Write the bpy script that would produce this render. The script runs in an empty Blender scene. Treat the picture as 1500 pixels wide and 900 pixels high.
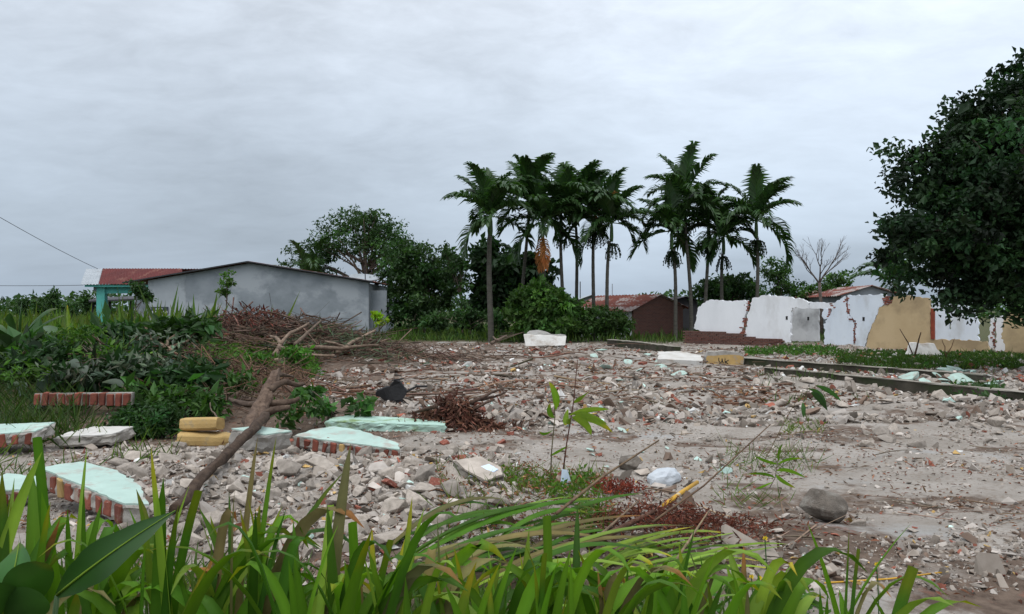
import bpy, bmesh, math, random
import numpy as np
from mathutils import Vector, Matrix, Euler

random.seed(7)
RG = np.random.default_rng(7)
SC = bpy.context.scene
COL = SC.collection

# ------------------------------------------------------------------ camera
CAM_Z, FPX, HZ = 1.6, 1150.0, 456.0
cam_d = bpy.data.cameras.new('camera')
cam = bpy.data.objects.new('camera', cam_d)
COL.objects.link(cam)
cam.location = (0, 0, CAM_Z)
cam.rotation_euler = (math.radians(90) + math.atan((HZ - 450) / FPX), 0, 0)
cam_d.sensor_width = 36
cam_d.lens = 36 * FPX / 1500
cam_d.clip_start = 0.05
cam_d.clip_end = 9000
SC.camera = cam

# ------------------------------------------------------------------ sky, sun, exposure
SUN_EL, SUN_AZ = math.radians(66), math.radians(196)      # azimuth measured from +Y towards +X
SDIR = Vector((math.sin(SUN_AZ) * math.cos(SUN_EL), math.cos(SUN_AZ) * math.cos(SUN_EL), math.sin(SUN_EL)))
world = bpy.data.worlds.new('World')
SC.world = world
world.use_nodes = True
wt = world.node_tree
wt.nodes.clear()


def wn(t, **kw):
    n = wt.nodes.new(t)
    for k, v in kw.items():
        setattr(n, k, v)
    return n


def wmath(op, a, b=None, c=None):
    n = wn('ShaderNodeMath', operation=op)
    for i, v in enumerate((a, b, c)):
        if v is None:
            continue
        if isinstance(v, (int, float)):
            n.inputs[i].default_value = v
        else:
            wt.links.new(v, n.inputs[i])
    return n.outputs[0]


wout = wn('ShaderNodeOutputWorld')
wbg = wn('ShaderNodeBackground')
wbg.inputs['Strength'].default_value = 0.1
wt.links.new(wbg.outputs[0], wout.inputs[0])
sky = wn('ShaderNodeTexSky', sky_type='NISHITA')
sky.sun_disc = False
sky.sun_elevation = SUN_EL
sky.sun_rotation = SUN_AZ
sky.air_density = 1.5
sky.dust_density = 3.0
geo = wn('ShaderNodeTexCoord')
sep = wn('ShaderNodeSeparateXYZ')
wt.links.new(geo.outputs['Generated'], sep.inputs[0])
zc = wmath('MAXIMUM', sep.outputs['Z'], 0.0)
zz = wmath('ADD', zc, 0.20)
cx_ = wmath('DIVIDE', sep.outputs['X'], zz)
cy_ = wmath('DIVIDE', sep.outputs['Y'], zz)
cmb = wn('ShaderNodeCombineXYZ')
wt.links.new(cx_, cmb.inputs[0])
wt.links.new(cy_, cmb.inputs[1])


def wnoise(scale, detail, rough, dist, sx=1.0, sy=1.0, rot=0.0, off=(0, 0, 0)):
    mp = wn('ShaderNodeMapping')
    mp.inputs['Location'].default_value = off
    mp.inputs['Scale'].default_value = (sx, sy, 1)
    mp.inputs['Rotation'].default_value = (0, 0, rot)
    wt.links.new(cmb.outputs[0], mp.inputs[0])
    n = wn('ShaderNodeTexNoise')
    n.inputs['Scale'].default_value = scale
    n.inputs['Detail'].default_value = detail
    n.inputs['Roughness'].default_value = rough
    n.inputs['Distortion'].default_value = dist
    wt.links.new(mp.outputs[0], n.inputs['Vector'])
    return n.outputs['Fac']


CLOUD_OFF = (14.8, 7.6, 0)
big = wnoise(0.55, 4, 0.55, 0.6, 1.0, 1.2, 0.4)
vast = wnoise(0.30, 2, 0.5, 0.3, 1.0, 0.6, 0.0, CLOUD_OFF)
rip = wnoise(3.6, 5, 0.6, 0.5, 1.0, 1.35, 0.6)
fine = wnoise(10.0, 4, 0.6, 0.3, 1.0, 1.3, -0.3)
# overcast sky: zenith about 3.5 times the horizon, a little brighter round the veiled sun
grad = wmath('MULTIPLY_ADD', zc, 2.0, 0.80)
dot = wn('ShaderNodeVectorMath', operation='DOT_PRODUCT')
wt.links.new(geo.outputs['Generated'], dot.inputs[0])
dot.inputs[1].default_value = SDIR
d0 = wmath('MAXIMUM', dot.outputs['Value'], 0.0)
glow = wmath('MULTIPLY', wmath('POWER', d0, 3.0), 0.5)
tex = wmath('MULTIPLY_ADD', wmath('SUBTRACT', big, 0.5), 0.62, 1.0)
tex = wmath('ADD', tex, wmath('MULTIPLY', wmath('SUBTRACT', vast, 0.5), 1.3))
# the rippled layer shows best high up, where one looks straight through it
rw = wmath('MULTIPLY_ADD', zc, 1.25, 0.06)
tex = wmath('ADD', tex, wmath('MULTIPLY', wmath('SUBTRACT', rip, 0.5), rw))
tex = wmath('ADD', tex, wmath('MULTIPLY', wmath('SUBTRACT', fine, 0.5), wmath('MULTIPLY', rw, 0.4)))
lum = wmath('MULTIPLY', wmath('ADD', grad, glow), tex)
lum = wmath('MULTIPLY', lum, 5.6)
tint = wn('ShaderNodeMix', data_type='RGBA')
wt.links.new(wmath('MINIMUM', wmath('MULTIPLY', zc, 1.9), 1.0), tint.inputs['Factor'])
tint.inputs[6].default_value = (0.765, 0.93, 1.13, 1)
tint.inputs[7].default_value = (0.93, 0.98, 1.06, 1)
cl = wn('ShaderNodeVectorMath', operation='SCALE')
wt.links.new(tint.outputs[2], cl.inputs[0])
wt.links.new(lum, cl.inputs['Scale'])
mixs = wn('ShaderNodeMix', data_type='RGBA')
mixs.inputs['Factor'].default_value = 0.93
wt.links.new(sky.outputs[0], mixs.inputs[6])
wt.links.new(cl.outputs[0], mixs.inputs[7])
wt.links.new(mixs.outputs[2], wbg.inputs[0])

sun_d = bpy.data.lights.new('sun', 'SUN')
sun_d.energy = 1.1
sun_d.angle = math.radians(35)
sun_d.color = (1.0, 0.98, 0.95)
sun = bpy.data.objects.new('sun', sun_d)
COL.objects.link(sun)
sun.rotation_euler = (-SDIR).to_track_quat('-Z', 'Y').to_euler()

SC.view_settings.view_transform = 'Standard'
SC.view_settings.look = 'None'
SC.view_settings.gamma = 1
SC.view_settings.exposure = 0.2
SC.render.engine = 'CYCLES'
SC.cycles.max_bounces = 6
SC.cycles.diffuse_bounces = 3
SC.cycles.transmission_bounces = 4
SC.cycles.transparent_max_bounces = 6


# ------------------------------------------------------------------ helpers
def px(x, d):                       # lateral world position of a picture column at depth d
    return (x - 750.0) / FPX * d


def pz(y, d):                       # height of a picture row at depth d
    return CAM_Z + (HZ - y) / FPX * d


def P(x, y, d):
    return np.array((px(x, d), d, pz(y, d)))


def hsh(ix, iy, s):
    h = (ix.astype(np.int64) * 374761393 + iy.astype(np.int64) * 668265263 + s * 974634777) & 0xffffffff
    h = ((h ^ (h >> 13)) * 1274126177) & 0xffffffff
    return ((h ^ (h >> 16)) & 0xffff) / 65535.0


def vnoise(x, y, s=0):
    x = np.asarray(x, float)
    y = np.asarray(y, float)
    ix, iy = np.floor(x), np.floor(y)
    fx, fy = x - ix, y - iy
    fx, fy = fx * fx * (3 - 2 * fx), fy * fy * (3 - 2 * fy)
    a, b = hsh(ix, iy, s), hsh(ix + 1, iy, s)
    c, d = hsh(ix, iy + 1, s), hsh(ix + 1, iy + 1, s)
    return (a * (1 - fx) + b * fx) * (1 - fy) + (c * (1 - fx) + d * fx) * fy


MOUNDS = [  # cx, cy, rx, ry, h
    (-2.0, 7.0, 1.7, 1.1, 0.20), (-0.6, 6.4, 0.8, 0.7, 0.10),
    (-5.2, 13.6, 2.4, 1.5, 0.42), (-8.0, 13.0, 2.5, 1.8, 0.45),
    (-7.6, 24.5, 4.2, 2.6, 0.62), (-11.5, 25.0, 3.0, 2.5, 0.5),
    (-3.4, 10.3, 1.2, 0.6, -0.14), (5.6, 17.0, 2.0, 0.9, 0.14), (7.4, 12.6, 1.8, 0.8, 0.13),
    (-1.5, 30.0, 6.0, 2.2, 0.22), (12.5, 30.0, 5.0, 4.0, 0.04),
    (1.2, 5.5, 1.3, 0.5, 0.07), (2.0, 24.0, 4.0, 1.2, 0.10),
]


def terr(x, y):
    x = np.asarray(x, float)
    y = np.asarray(y, float)
    h = np.zeros(np.broadcast(x, y).shape)
    for cx, cy, rx, ry, a in MOUNDS:
        h = h + a * np.exp(-(((x - cx) / rx) ** 2 + ((y - cy) / ry) ** 2))
    r = np.sqrt(x * x + y * y)
    f = np.exp(-np.maximum(r - 45, 0) / 20.0)
    h = h + f * (0.12 * (vnoise(x / 2.3, y / 2.3, 1) - .5) + 0.06 * (vnoise(x / .7, y / .7, 2) - .5))
    f2 = np.exp(-np.maximum(r - 14, 0) / 6.0)
    h = h + f2 * 0.022 * (vnoise(x / .21, y / .21, 3) - .5)
    return h


def T(x, y):
    return float(terr(x, y))


_dd = np.geomspace(1.5, 400, 5000)


def hit(x, y, lift=0.0):
    X = px(x, _dd)
    Z = CAM_Z + (HZ - y) / FPX * _dd
    k = np.nonzero(Z < terr(X, _dd) + lift)[0]
    i = k[0] if len(k) else len(_dd) - 1
    return np.array((X[i], _dd[i], float(terr(X[i], _dd[i]))))


def npmesh(name, V, F, tint=None, smooth=False):
    """F: list of (n,k) index arrays"""
    V = np.asarray(V, np.float32)
    if not isinstance(F, list):
        F = [F]
    F = [np.asarray(f, np.int32) for f in F if len(f)]
    me = bpy.data.meshes.new(name)
    me.vertices.add(len(V))
    me.vertices.foreach_set('co', V.ravel())
    nl = sum(f.size for f in F)
    nf = sum(len(f) for f in F)
    me.loops.add(nl)
    me.loops.foreach_set('vertex_index', np.concatenate([f.ravel() for f in F]))
    me.polygons.add(nf)
    sizes = np.concatenate([np.full(len(f), f.shape[1], np.int32) for f in F])
    starts = np.concatenate([[0], np.cumsum(sizes)[:-1]]).astype(np.int32)
    me.polygons.foreach_set('loop_start', starts)
    me.polygons.foreach_set('loop_total', sizes)
    me.polygons.foreach_set('use_smooth', np.full(nf, smooth, bool))
    if tint is not None:
        a = me.attributes.new('tint', 'FLOAT_COLOR', 'POINT')
        t = np.ones((len(V), 4), np.float32)
        t[:, :3] = tint
        a.data.foreach_set('color', t.ravel())
    me.update(calc_edges=True)
    return me


def link(name, data, mat=None, parent=None, loc=None, rot=None, scale=None):
    o = bpy.data.objects.new(name, data)
    COL.objects.link(o)
    if mat is not None and data is not None and len(data.materials) == 0:
        data.materials.append(mat)
    if parent is not None:
        o.parent = parent
    if loc is not None:
        o.location = loc
    if rot is not None:
        o.rotation_euler = rot
    if scale is not None:
        o.scale = scale
    return o


def tag(o, label, cat, group=None, kind=None):
    if label:
        o['label'] = label
    if cat:
        o['category'] = cat
    if group:
        o['group'] = group
    if kind:
        o['kind'] = kind
    return o


def thing(name, label, cat, loc=(0, 0, 0), rz=0.0, group=None):
    o = link(name, None, loc=tuple(loc), rot=(0, 0, rz))
    o.empty_display_size = 0.2
    return tag(o, label, cat, group)


class MB:
    def __init__(s):
        s.v, s.f, s.t = [], {}, []
        s.n = 0

    def add(s, V, F, tint=(1, 1, 1)):
        V = np.asarray(V, float)
        for f in (F if isinstance(F, list) else [F]):
            f = np.asarray(f, int)
            if f.size:
                s.f.setdefault(f.shape[1], []).append(f + s.n)
        s.v.append(V)
        tt = np.empty((len(V), 3))
        tt[:] = tint
        s.t.append(tt)
        s.n += len(V)

    def mesh(s, name, smooth=False):
        return npmesh(name, np.concatenate(s.v), [np.concatenate(f) for f in s.f.values()], np.concatenate(s.t), smooth)

    def obj(s, name, mat, parent=None, smooth=False, **kw):
        return link(name, s.mesh(name, smooth), mat, parent, **kw)


BOXF = np.array([(0, 3, 2, 1), (4, 5, 6, 7), (0, 1, 5, 4), (1, 2, 6, 5), (2, 3, 7, 6), (3, 0, 4, 7)])


def box(mb, c, s, M=None, jit=0.0, tint=(1, 1, 1)):
    hx, hy, hz = s[0] / 2, s[1] / 2, s[2] / 2
    V = np.array([(-hx, -hy, -hz), (hx, -hy, -hz), (hx, hy, -hz), (-hx, hy, -hz),
                  (-hx, -hy, hz), (hx, -hy, hz), (hx, hy, hz), (-hx, hy, hz)])
    if jit:
        V = V + RG.normal(0, jit, V.shape)
    if M is not None:
        V = V @ np.asarray(M).T
    mb.add(V + np.asarray(c), BOXF, tint)


def boxmesh(name, s, bev=0.0, jit=0.0):
    bm = bmesh.new()
    bmesh.ops.create_cube(bm, size=1)
    for v in bm.verts:
        v.co = Vector((v.co.x * s[0], v.co.y * s[1], v.co.z * s[2])) + Vector(RG.normal(0, jit, 3)) * (1 if jit else 0)
    if bev:
        bmesh.ops.bevel(bm, geom=bm.edges[:], offset=bev, segments=1, affect='EDGES')
    me = bpy.data.meshes.new(name)
    bm.to_mesh(me)
    bm.free()
    return me


def tube(mb, pts, rad, n=7, tint=(1, 1, 1), rough=0.0, cap=True):
    pts = np.asarray(pts, float)
    rad = np.broadcast_to(np.asarray(rad, float), (len(pts),))
    tg = np.gradient(pts, axis=0)
    tg /= np.linalg.norm(tg, axis=1)[:, None] + 1e-9
    up = np.array((0.13, 0.21, 0.97)) if abs(tg[0][2]) < .9 else np.array((1., .1, 0))
    V = []
    for i, (p, t) in enumerate(zip(pts, tg)):
        a = np.cross(t, up)
        a /= np.linalg.norm(a) + 1e-9
        b = np.cross(t, a)
        up = np.cross(a, t)
        an = np.arange(n) / n * 2 * math.pi
        r = rad[i] * (1 + (RG.normal(0, rough, n) if rough else 0))
        V.append(p + (np.cos(an) * r)[:, None] * a + (np.sin(an) * r)[:, None] * b)
    V = np.concatenate(V)
    F = []
    for i in range(len(pts) - 1):
        for j in range(n):
            F.append((i * n + j, i * n + (j + 1) % n, (i + 1) * n + (j + 1) % n, (i + 1) * n + j))
    fl = [np.array(F)]
    if cap:
        m = len(V)
        V = np.concatenate([V, pts[:1], pts[-1:]])
        fl.append(np.array([(m, (j + 1) % n, j) for j in range(n)] +
                           [(m + 1, (len(pts) - 1) * n + j, (len(pts) - 1) * n + (j + 1) % n) for j in range(n)]))
    mb.add(V, fl, tint)


def gnarl(mb, pts, rad, n=16, per=8, amp=.25, tint=(1, 1, 1), seed=1):
    """knotty, ridged trunk: a finely divided tube whose radius follows noise"""
    pts = np.asarray(pts, float)
    rad = np.asarray(rad, float)
    k = (len(pts) - 1) * per + 1
    t = np.linspace(0, len(pts) - 1, k)
    Pq = np.stack([np.interp(t, np.arange(len(pts)), pts[:, c]) for c in range(3)], 1)
    for _ in range(per // 2):
        Pq[1:-1] = (Pq[:-2] + Pq[1:-1] * 2 + Pq[2:]) / 4
    rq = np.interp(t, np.arange(len(pts)), rad)
    tg = unit(np.gradient(Pq, axis=0))
    up = np.array((.13, .21, .97)) if abs(tg[0][2]) < .9 else np.array((1., .1, 0))
    a = unit(np.cross(tg, up))
    b = np.cross(tg, a)
    an = np.arange(n) / n * 2 * math.pi
    ln = np.cumsum(np.r_[0, np.linalg.norm(np.diff(Pq, axis=0), axis=1)])
    ca, sa = np.cos(an), np.sin(an)
    nz = vnoise(ca[None] * 2.2 + ln[:, None] * 5 + seed * 9, sa[None] * 2.2 + 7 + 0 * ln[:, None], seed) - .5
    nz2 = vnoise(ca[None] * 5.5 + ln[:, None] * 3 + seed * 5, sa[None] * 5.5 + 3 + ln[:, None] * 2, seed + 3) - .5
    r = rq[:, None] * (1 + amp * 1.6 * nz + amp * .9 * nz2)
    V = (Pq[:, None] + (r * ca)[..., None] * a[:, None] + (r * sa)[..., None] * b[:, None]).reshape(-1, 3)
    i, j = np.meshgrid(np.arange(k - 1), np.arange(n), indexing='ij')
    F = np.stack([i * n + j, i * n + (j + 1) % n, (i + 1) * n + (j + 1) % n, (i + 1) * n + j], -1).reshape(-1, 4)
    m = len(V)
    V = np.concatenate([V, Pq[:1], Pq[-1:]])
    cf = np.array([(m, (q + 1) % n, q) for q in range(n)] + [(m + 1, (k - 1) * n + q, (k - 1) * n + (q + 1) % n) for q in range(n)])
    mb.add(V, [F, cf], tint)


def bez(a, b, c, n=8):
    t = np.linspace(0, 1, n)[:, None]
    a, b, c = map(lambda q: np.asarray(q, float), (a, b, c))
    return (1 - t) ** 2 * a + 2 * t * (1 - t) * b + t * t * c


def unit(v):
    return v / (np.linalg.norm(v, axis=-1, keepdims=True) + 1e-9)


def leaves(mb, C, D, N, L, W, fold=.22, tint=None):
    """folded two-triangle leaves: C base, D direction, N normal"""
    n = len(C)
    S = unit(np.cross(D, N))
    N = np.cross(S, D)
    L = np.broadcast_to(np.asarray(L, float), (n,))[:, None]
    W = np.broadcast_to(np.asarray(W, float), (n,))[:, None]
    V = np.empty((n, 4, 3))
    V[:, 0] = C
    V[:, 1] = C + D * L * .48 + S * W * .5 + N * W * fold
    V[:, 2] = C + D * L - N * W * fold * .5
    V[:, 3] = C + D * L * .48 - S * W * .5 + N * W * fold
    k = np.arange(n)[:, None] * 4
    F = np.concatenate([k + np.array([[0, 1, 2]]), k + np.array([[0, 2, 3]])])
    if tint is None:
        tint = np.ones((n, 3))
    mb.add(V.reshape(-1, 3), F, np.repeat(tint, 4, axis=0))


def rdir(n, up=0.0):
    v = RG.normal(0, 1, (n, 3))
    v[:, 2] += up
    return unit(v)


def tints(n, var=.25, hue=.12, base=(1, 1, 1)):
    b = np.exp(RG.normal(0, var, (n, 1)))
    h = 1 + RG.normal(0, hue, (n, 3)) * np.array((1, .4, .6))
    return np.clip(b * h * np.array(base), .15, 3)


def blade(mb, a, ctrl, tip, w, n=9, cut=False, side=None, vee=.18, tint=None, wmin=.35, peak=.35, pw=.6, wave=0.0):
    if tint is None:                    # pale midrib, and on some leaves a yellowed tip
        tint = np.ones((n, 3, 3)) * tints(1, .12, .06)[0]
        tint[:, 1] *= 1.22
        tint[:2] *= np.array((1.15, 1.1, .9))
        if RG.random() < .4:
            tint[-2:] *= np.array((1.9, 1.05, .8))
        tint = tint.reshape(-1, 3)
    pts = bez(a, ctrl, tip, n)
    tg = unit(np.gradient(pts, axis=0))
    if side is None:
        side = np.array((1, 0, 0)) + RG.normal(0, .45, 3)
    S = unit(side - (tg @ side)[:, None] * tg)
    N = np.cross(S, tg)
    t = np.linspace(0, 1, n)
    prof = np.where(t < peak, wmin + (1 - wmin) * np.sin(t / peak * math.pi / 2), np.cos((t - peak) / (1 - peak) * math.pi / 2) ** pw)
    if wave:
        prof = prof * (1 + wave * np.sin(t * 17 + RG.random() * 6) + RG.normal(0, wave * .5, n))
    if cut:
        prof = np.where(t < peak, prof, 1 - .25 * (t - peak) / (1 - peak))
    prof = np.maximum(prof, .02)[:, None] * w / 2
    V = np.stack([pts - S * prof + N * prof * vee * 2, pts, pts + S * prof + N * prof * vee * 2], 1).reshape(-1, 3)
    F = []
    for i in range(n - 1):
        F += [(3 * i, 3 * i + 1, 3 * i + 4, 3 * i + 3), (3 * i + 1, 3 * i + 2, 3 * i + 5, 3 * i + 4)]
    mb.add(V, np.array(F), tint)


def rotz(a):
    c, s = math.cos(a), math.sin(a)
    return np.array(((c, -s, 0), (s, c, 0), (0, 0, 1)))


def eul(x, y, z):
    return np.array(Euler((x, y, z)).to_matrix())


# ------------------------------------------------------------------ materials
MATS = {}


def pm(name, c1, c2=None, scale=3.0, rough=.85, bump=.0, bscale=40.0, tr=0.0, trc=None, attr=False, rnd=0.0, detail=6.0,
       spec=.3, c3=None, s3=.7, t3=(.55, .62), stretch=(1, 1, 1), lo=.35, hi=.65):
    m = bpy.data.materials.new(name)
    m.use_nodes = True
    nt = m.node_tree
    nt.nodes.clear()
    N, Lk = nt.nodes.new, nt.links.new
    out = N('ShaderNodeOutputMaterial')
    bs = N('ShaderNodeBsdfPrincipled')
    bs.inputs['Roughness'].default_value = rough
    bs.inputs['Specular IOR Level'].default_value = spec
    tc = N('ShaderNodeTexCoord')
    oi = N('ShaderNodeObjectInfo')
    mp = N('ShaderNodeMapping')
    mp.inputs['Scale'].default_value = stretch
    Lk(tc.outputs['Object'], mp.inputs[0])
    va = N('ShaderNodeVectorMath')
    va.operation = 'ADD'
    mul = N('ShaderNodeMath')
    mul.operation = 'MULTIPLY'
    mul.inputs[1].default_value = 37.0
    Lk(oi.outputs['Random'], mul.inputs[0])
    Lk(mp.outputs[0], va.inputs[0])
    Lk(mul.outputs[0], va.inputs[1])
    vec = va.outputs[0]

    def noise(s, d=detail):
        n = N('ShaderNodeTexNoise')
        n.inputs['Scale'].default_value = s
        n.inputs['Detail'].default_value = d
        n.inputs['Roughness'].default_value = .62
        Lk(vec, n.inputs['Vector'])
        return n.outputs['Fac']

    def ramp(f, a, b):
        r = N('ShaderNodeMapRange')
        r.inputs[1].default_value = a
        r.inputs[2].default_value = b
        Lk(f, r.inputs[0])
        return r.outputs[0]

    def mix(f, a, b, mode='MIX'):
        x = N('ShaderNodeMix')
        x.data_type = 'RGBA'
        x.blend_type = mode
        for v, i in ((f, 0), (a, 6), (b, 7)):
            if isinstance(v, (int, float)):
                x.inputs[i].default_value = v
            elif isinstance(v, tuple):
                x.inputs[i].default_value = (*v, 1) if len(v) == 3 else v
            else:
                Lk(v, x.inputs[i])
        return x.outputs[2]

    if c2 is None:
        c2 = tuple(v * .72 for v in c1)
    col = mix(ramp(noise(scale), lo, hi), c1, c2)
    if c3 is not None:
        col = mix(ramp(noise(s3), *t3), col, c3)
    if attr:
        at = N('ShaderNodeAttribute')
        at.attribute_name = 'tint'
        col = mix(1.0, col, at.outputs['Color'], 'MULTIPLY')
    if rnd:
        rr = N('ShaderNodeMapRange')
        rr.inputs[3].default_value = 1 - rnd
        rr.inputs[4].default_value = 1 + rnd
        Lk(oi.outputs['Random'], rr.inputs[0])
        col = mix(1.0, col, rr.outputs[0], 'MULTIPLY')
    Lk(col, bs.inputs['Base Color'])
    if bump:
        b = N('ShaderNodeBump')
        b.inputs['Strength'].default_value = bump
        b.inputs['Distance'].default_value = .02
        Lk(noise(bscale, 8.0), b.inputs['Height'])
        Lk(b.outputs[0], bs.inputs['Normal'])
    if tr:
        tl = N('ShaderNodeBsdfTranslucent')
        if trc is None:
            Lk(col, tl.inputs['Color'])
        else:
            Lk(mix(1.0, col, trc, 'MULTIPLY'), tl.inputs['Color'])
        ms = N('ShaderNodeMixShader')
        ms.inputs[0].default_value = tr
        Lk(bs.outputs[0], ms.inputs[1])
        Lk(tl.outputs[0], ms.inputs[2])
        Lk(ms.outputs[0], out.inputs[0])
    else:
        Lk(bs.outputs[0], out.inputs[0])
    MATS[name] = m
    return m


pm('concrete', (.44, .385, .33), (.30, .26, .22), 6, .95, .5, 60, rnd=.28, c3=(.22, .185, .15), s3=2.5, t3=(.55, .75))
pm('brick', (.26, .085, .055), (.16, .05, .035), 9, .92, .4, 70, rnd=.3, c3=(.36, .29, .24), s3=6, t3=(.58, .66))
pm('ochre', (.50, .335, .13), (.41, .27, .11), 5, .85, .25, 50, rnd=.15, c3=(.36, .30, .24), s3=4, t3=(.55, .66))
pm('ochre_plain', (.50, .345, .14), (.42, .28, .11), 4, .85, .4, 40, c3=(.36, .27, .15), s3=9, t3=(.58, .7))
pm('mint', (.42, .56, .495), (.345, .465, .41), 3, .75, .2, 60, c3=(.36, .345, .30), s3=5, t3=(.52, .66))
pm('mint_stained', (.42, .60, .52), (.33, .47, .39), 3, .8, .2, 60, c3=(.17, .25, .09), s3=3.2, t3=(.52, .66))
pm('mortar', (.40, .375, .34), (.27, .25, .22), 7, .95, .5, 60)
pm('plaster_white', (.80, .82, .84), (.73, .75, .77), 1.2, .85, .15, 30, c3=(.56, .56, .55), s3=.7, t3=(.52, .70), stretch=(1, 1, .45))
pm('plaster_blue', (.70, .76, .82), (.62, .68, .75), 1.2, .85, .15, 30, c3=(.52, .55, .57), s3=.9, t3=(.52, .66), stretch=(1, 1, .5))
pm('plaster_beige', (.53, .405, .24), (.47, .35, .20), .9, .9, .2, 30, c3=(.34, .255, .15), s3=.75, t3=(.50, .66))
pm('plaster_soot', (.62, .63, .63), (.50, .51, .51), 1.2, .9, .15, 30, c3=(.14, .14, .14), s3=.62, t3=(.50, .72))
pm('render_grey', (.285, .31, .335), (.205, .23, .25), .8, .92, .2, 25, c3=(.36, .385, .41), s3=.3, t3=(.50, .58), stretch=(1, 1, 1.3))
pm('render_pale', (.42, .45, .475), (.34, .365, .39), .9, .92, .2, 25, c3=(.24, .26, .28), s3=.5, t3=(.52, .62))
pm('teal_paint', (.11, .44, .38), (.09, .36, .32), 2, .6, c3=(.22, .36, .33), s3=1.5, t3=(.56, .66))
pm('rust_roof', (.13, .028, .025), (.09, .022, .02), 1.2, .95, c3=(.24, .12, .085), s3=1.6, t3=(.56, .68), stretch=(1, .25, .25))
pm('rust_sheet', (.21, .07, .05), (.13, .045, .035), 2, .95, c3=(.34, .29, .27), s3=1.1, t3=(.50, .58), stretch=(1.6, .5, 1))
pm('zinc', (.38, .41, .43), (.30, .33, .35), 2, .5, c3=(.22, .15, .11), s3=1.2, t3=(.6, .7))
pm('dark_roof', (.05, .05, .055), (.035, .035, .04), 2, .7)
pm('red_frame', (.27, .055, .025), (.2, .04, .02), 4, .6)
pm('bark', (.17, .135, .105), (.09, .07, .052), 14, .95, .6, 40, attr=True, stretch=(1, 1, .35))
pm('palm_bark', (.105, .10, .082), (.065, .06, .05), 3, .95, .3, 20, attr=True, stretch=(1, 1, 4))
pm('dead_wood', (.19, .145, .11), (.085, .06, .045), 12, .95, .6, 45, attr=True, rnd=.2)
pm('twigs', (.17, .125, .095), (.10, .07, .052), 3, .95, attr=True)
pm('leaf_dark', (.015, .037, .012), (.010, .026, .009), 1, .6, attr=True, tr=.2, trc=(1.6, 1.9, .7), spec=.25)
pm('leaf_mid', (.036, .082, .020), (.024, .058, .015), 1, .55, attr=True, tr=.25, trc=(1.5, 1.8, .6), spec=.3)
pm('leaf_bright', (.075, .155, .024), (.052, .115, .018), 1, .55, attr=True, tr=.35, trc=(1.3, 1.5, .6), spec=.3)
pm('palm_leaf', (.040, .092, .024), (.026, .062, .017), 1, .45, attr=True, tr=.25, trc=(1.6, 1.8, .7), spec=.4)
pm('palm_shaft', (.06, .12, .035), (.045, .09, .03), 2, .5, attr=True)
pm('dead_frond', (.40, .13, .035), (.33, .16, .05), 2, .8, attr=True, tr=.3)
pm('blade_green', (.105, .225, .018), (.07, .165, .013), 5, .55, attr=True, tr=.42, trc=(1.35, 1.3, .45), rnd=.3, spec=.2, stretch=(1, 1, .15))
pm('blade_dry', (.19, .165, .06), (.12, .10, .035), 5, .8, attr=True, tr=.3, rnd=.3)
pm('blade_mid', (.060, .145, .014), (.04, .105, .011), 5, .55, attr=True, tr=.4, trc=(1.35, 1.3, .45), rnd=.25, spec=.2)
pm('blade_dark', (.030, .090, .016), (.022, .066, .012), 4, .4, attr=True, tr=.22, trc=(1.3, 1.5, .5), rnd=.15, spec=.4)
pm('blade_pale', (.20, .31, .035), (.14, .235, .025), 4, .45, attr=True, tr=.3, trc=(1.1, 1.1, .5), rnd=.25, spec=.2)
pm('grass', (.075, .13, .024), (.05, .095, .018), 1, .6, attr=True, tr=.35, trc=(1.3, 1.4, .5))
pm('grey_leaf', (.085, .115, .075), (.06, .085, .055), 3, .5, attr=True, tr=.2, rnd=.2, spec=.4)
pm('dry_leaf', (.17, .085, .05), (.10, .045, .03), 2, .85, attr=True, tr=.15)
pm('charred', (.012, .012, .013), (.02, .02, .02), 4, .7, .3, 30)
pm('plastic_white', (.68, .72, .75), (.6, .64, .68), 3, .4, tr=.25)
pm('paper_blue', (.55, .68, .82), (.66, .73, .8), 6, .4)
pm('yellow_pole', (.58, .33, .03), (.46, .25, .03), 6, .6, c3=(.5, .4, .25), s3=5, t3=(.56, .62))
pm('rock', (.17, .145, .12), (.10, .085, .07), 5, .95, .7, 25, c3=(.24, .22, .19), s3=3, t3=(.52, .66))
pm('plaster_dusty', (.60, .59, .56), (.47, .45, .41), 2.5, .9, .3, 30, c3=(.33, .28, .23), s3=1.6, t3=(.54, .68))
pm('chips', (1, 1, 1), (.78, .76, .74), 9, .95, attr=True)
pm('flower', (.75, .55, .02), (.65, .45, .02), 4, .6, tr=.3)
pm('black_ink', (.02, .018, .015), (.03, .03, .03), 4, .8)
pm('sign_dark', (.045, .055, .07), (.04, .05, .06), 4, .5)
pm('sign_white', (.7, .72, .75), (.6, .62, .66), 4, .5)
pm('wire_black', (.02, .02, .022), (.02, .02, .022), 1, .6)
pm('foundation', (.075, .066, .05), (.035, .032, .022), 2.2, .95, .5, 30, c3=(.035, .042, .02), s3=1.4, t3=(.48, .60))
pm('foundation_top', (.30, .28, .24), (.26, .23, .19), 2.5, .95, .4, 30, c3=(.10, .10, .06), s3=1.1, t3=(.54, .66))


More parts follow.
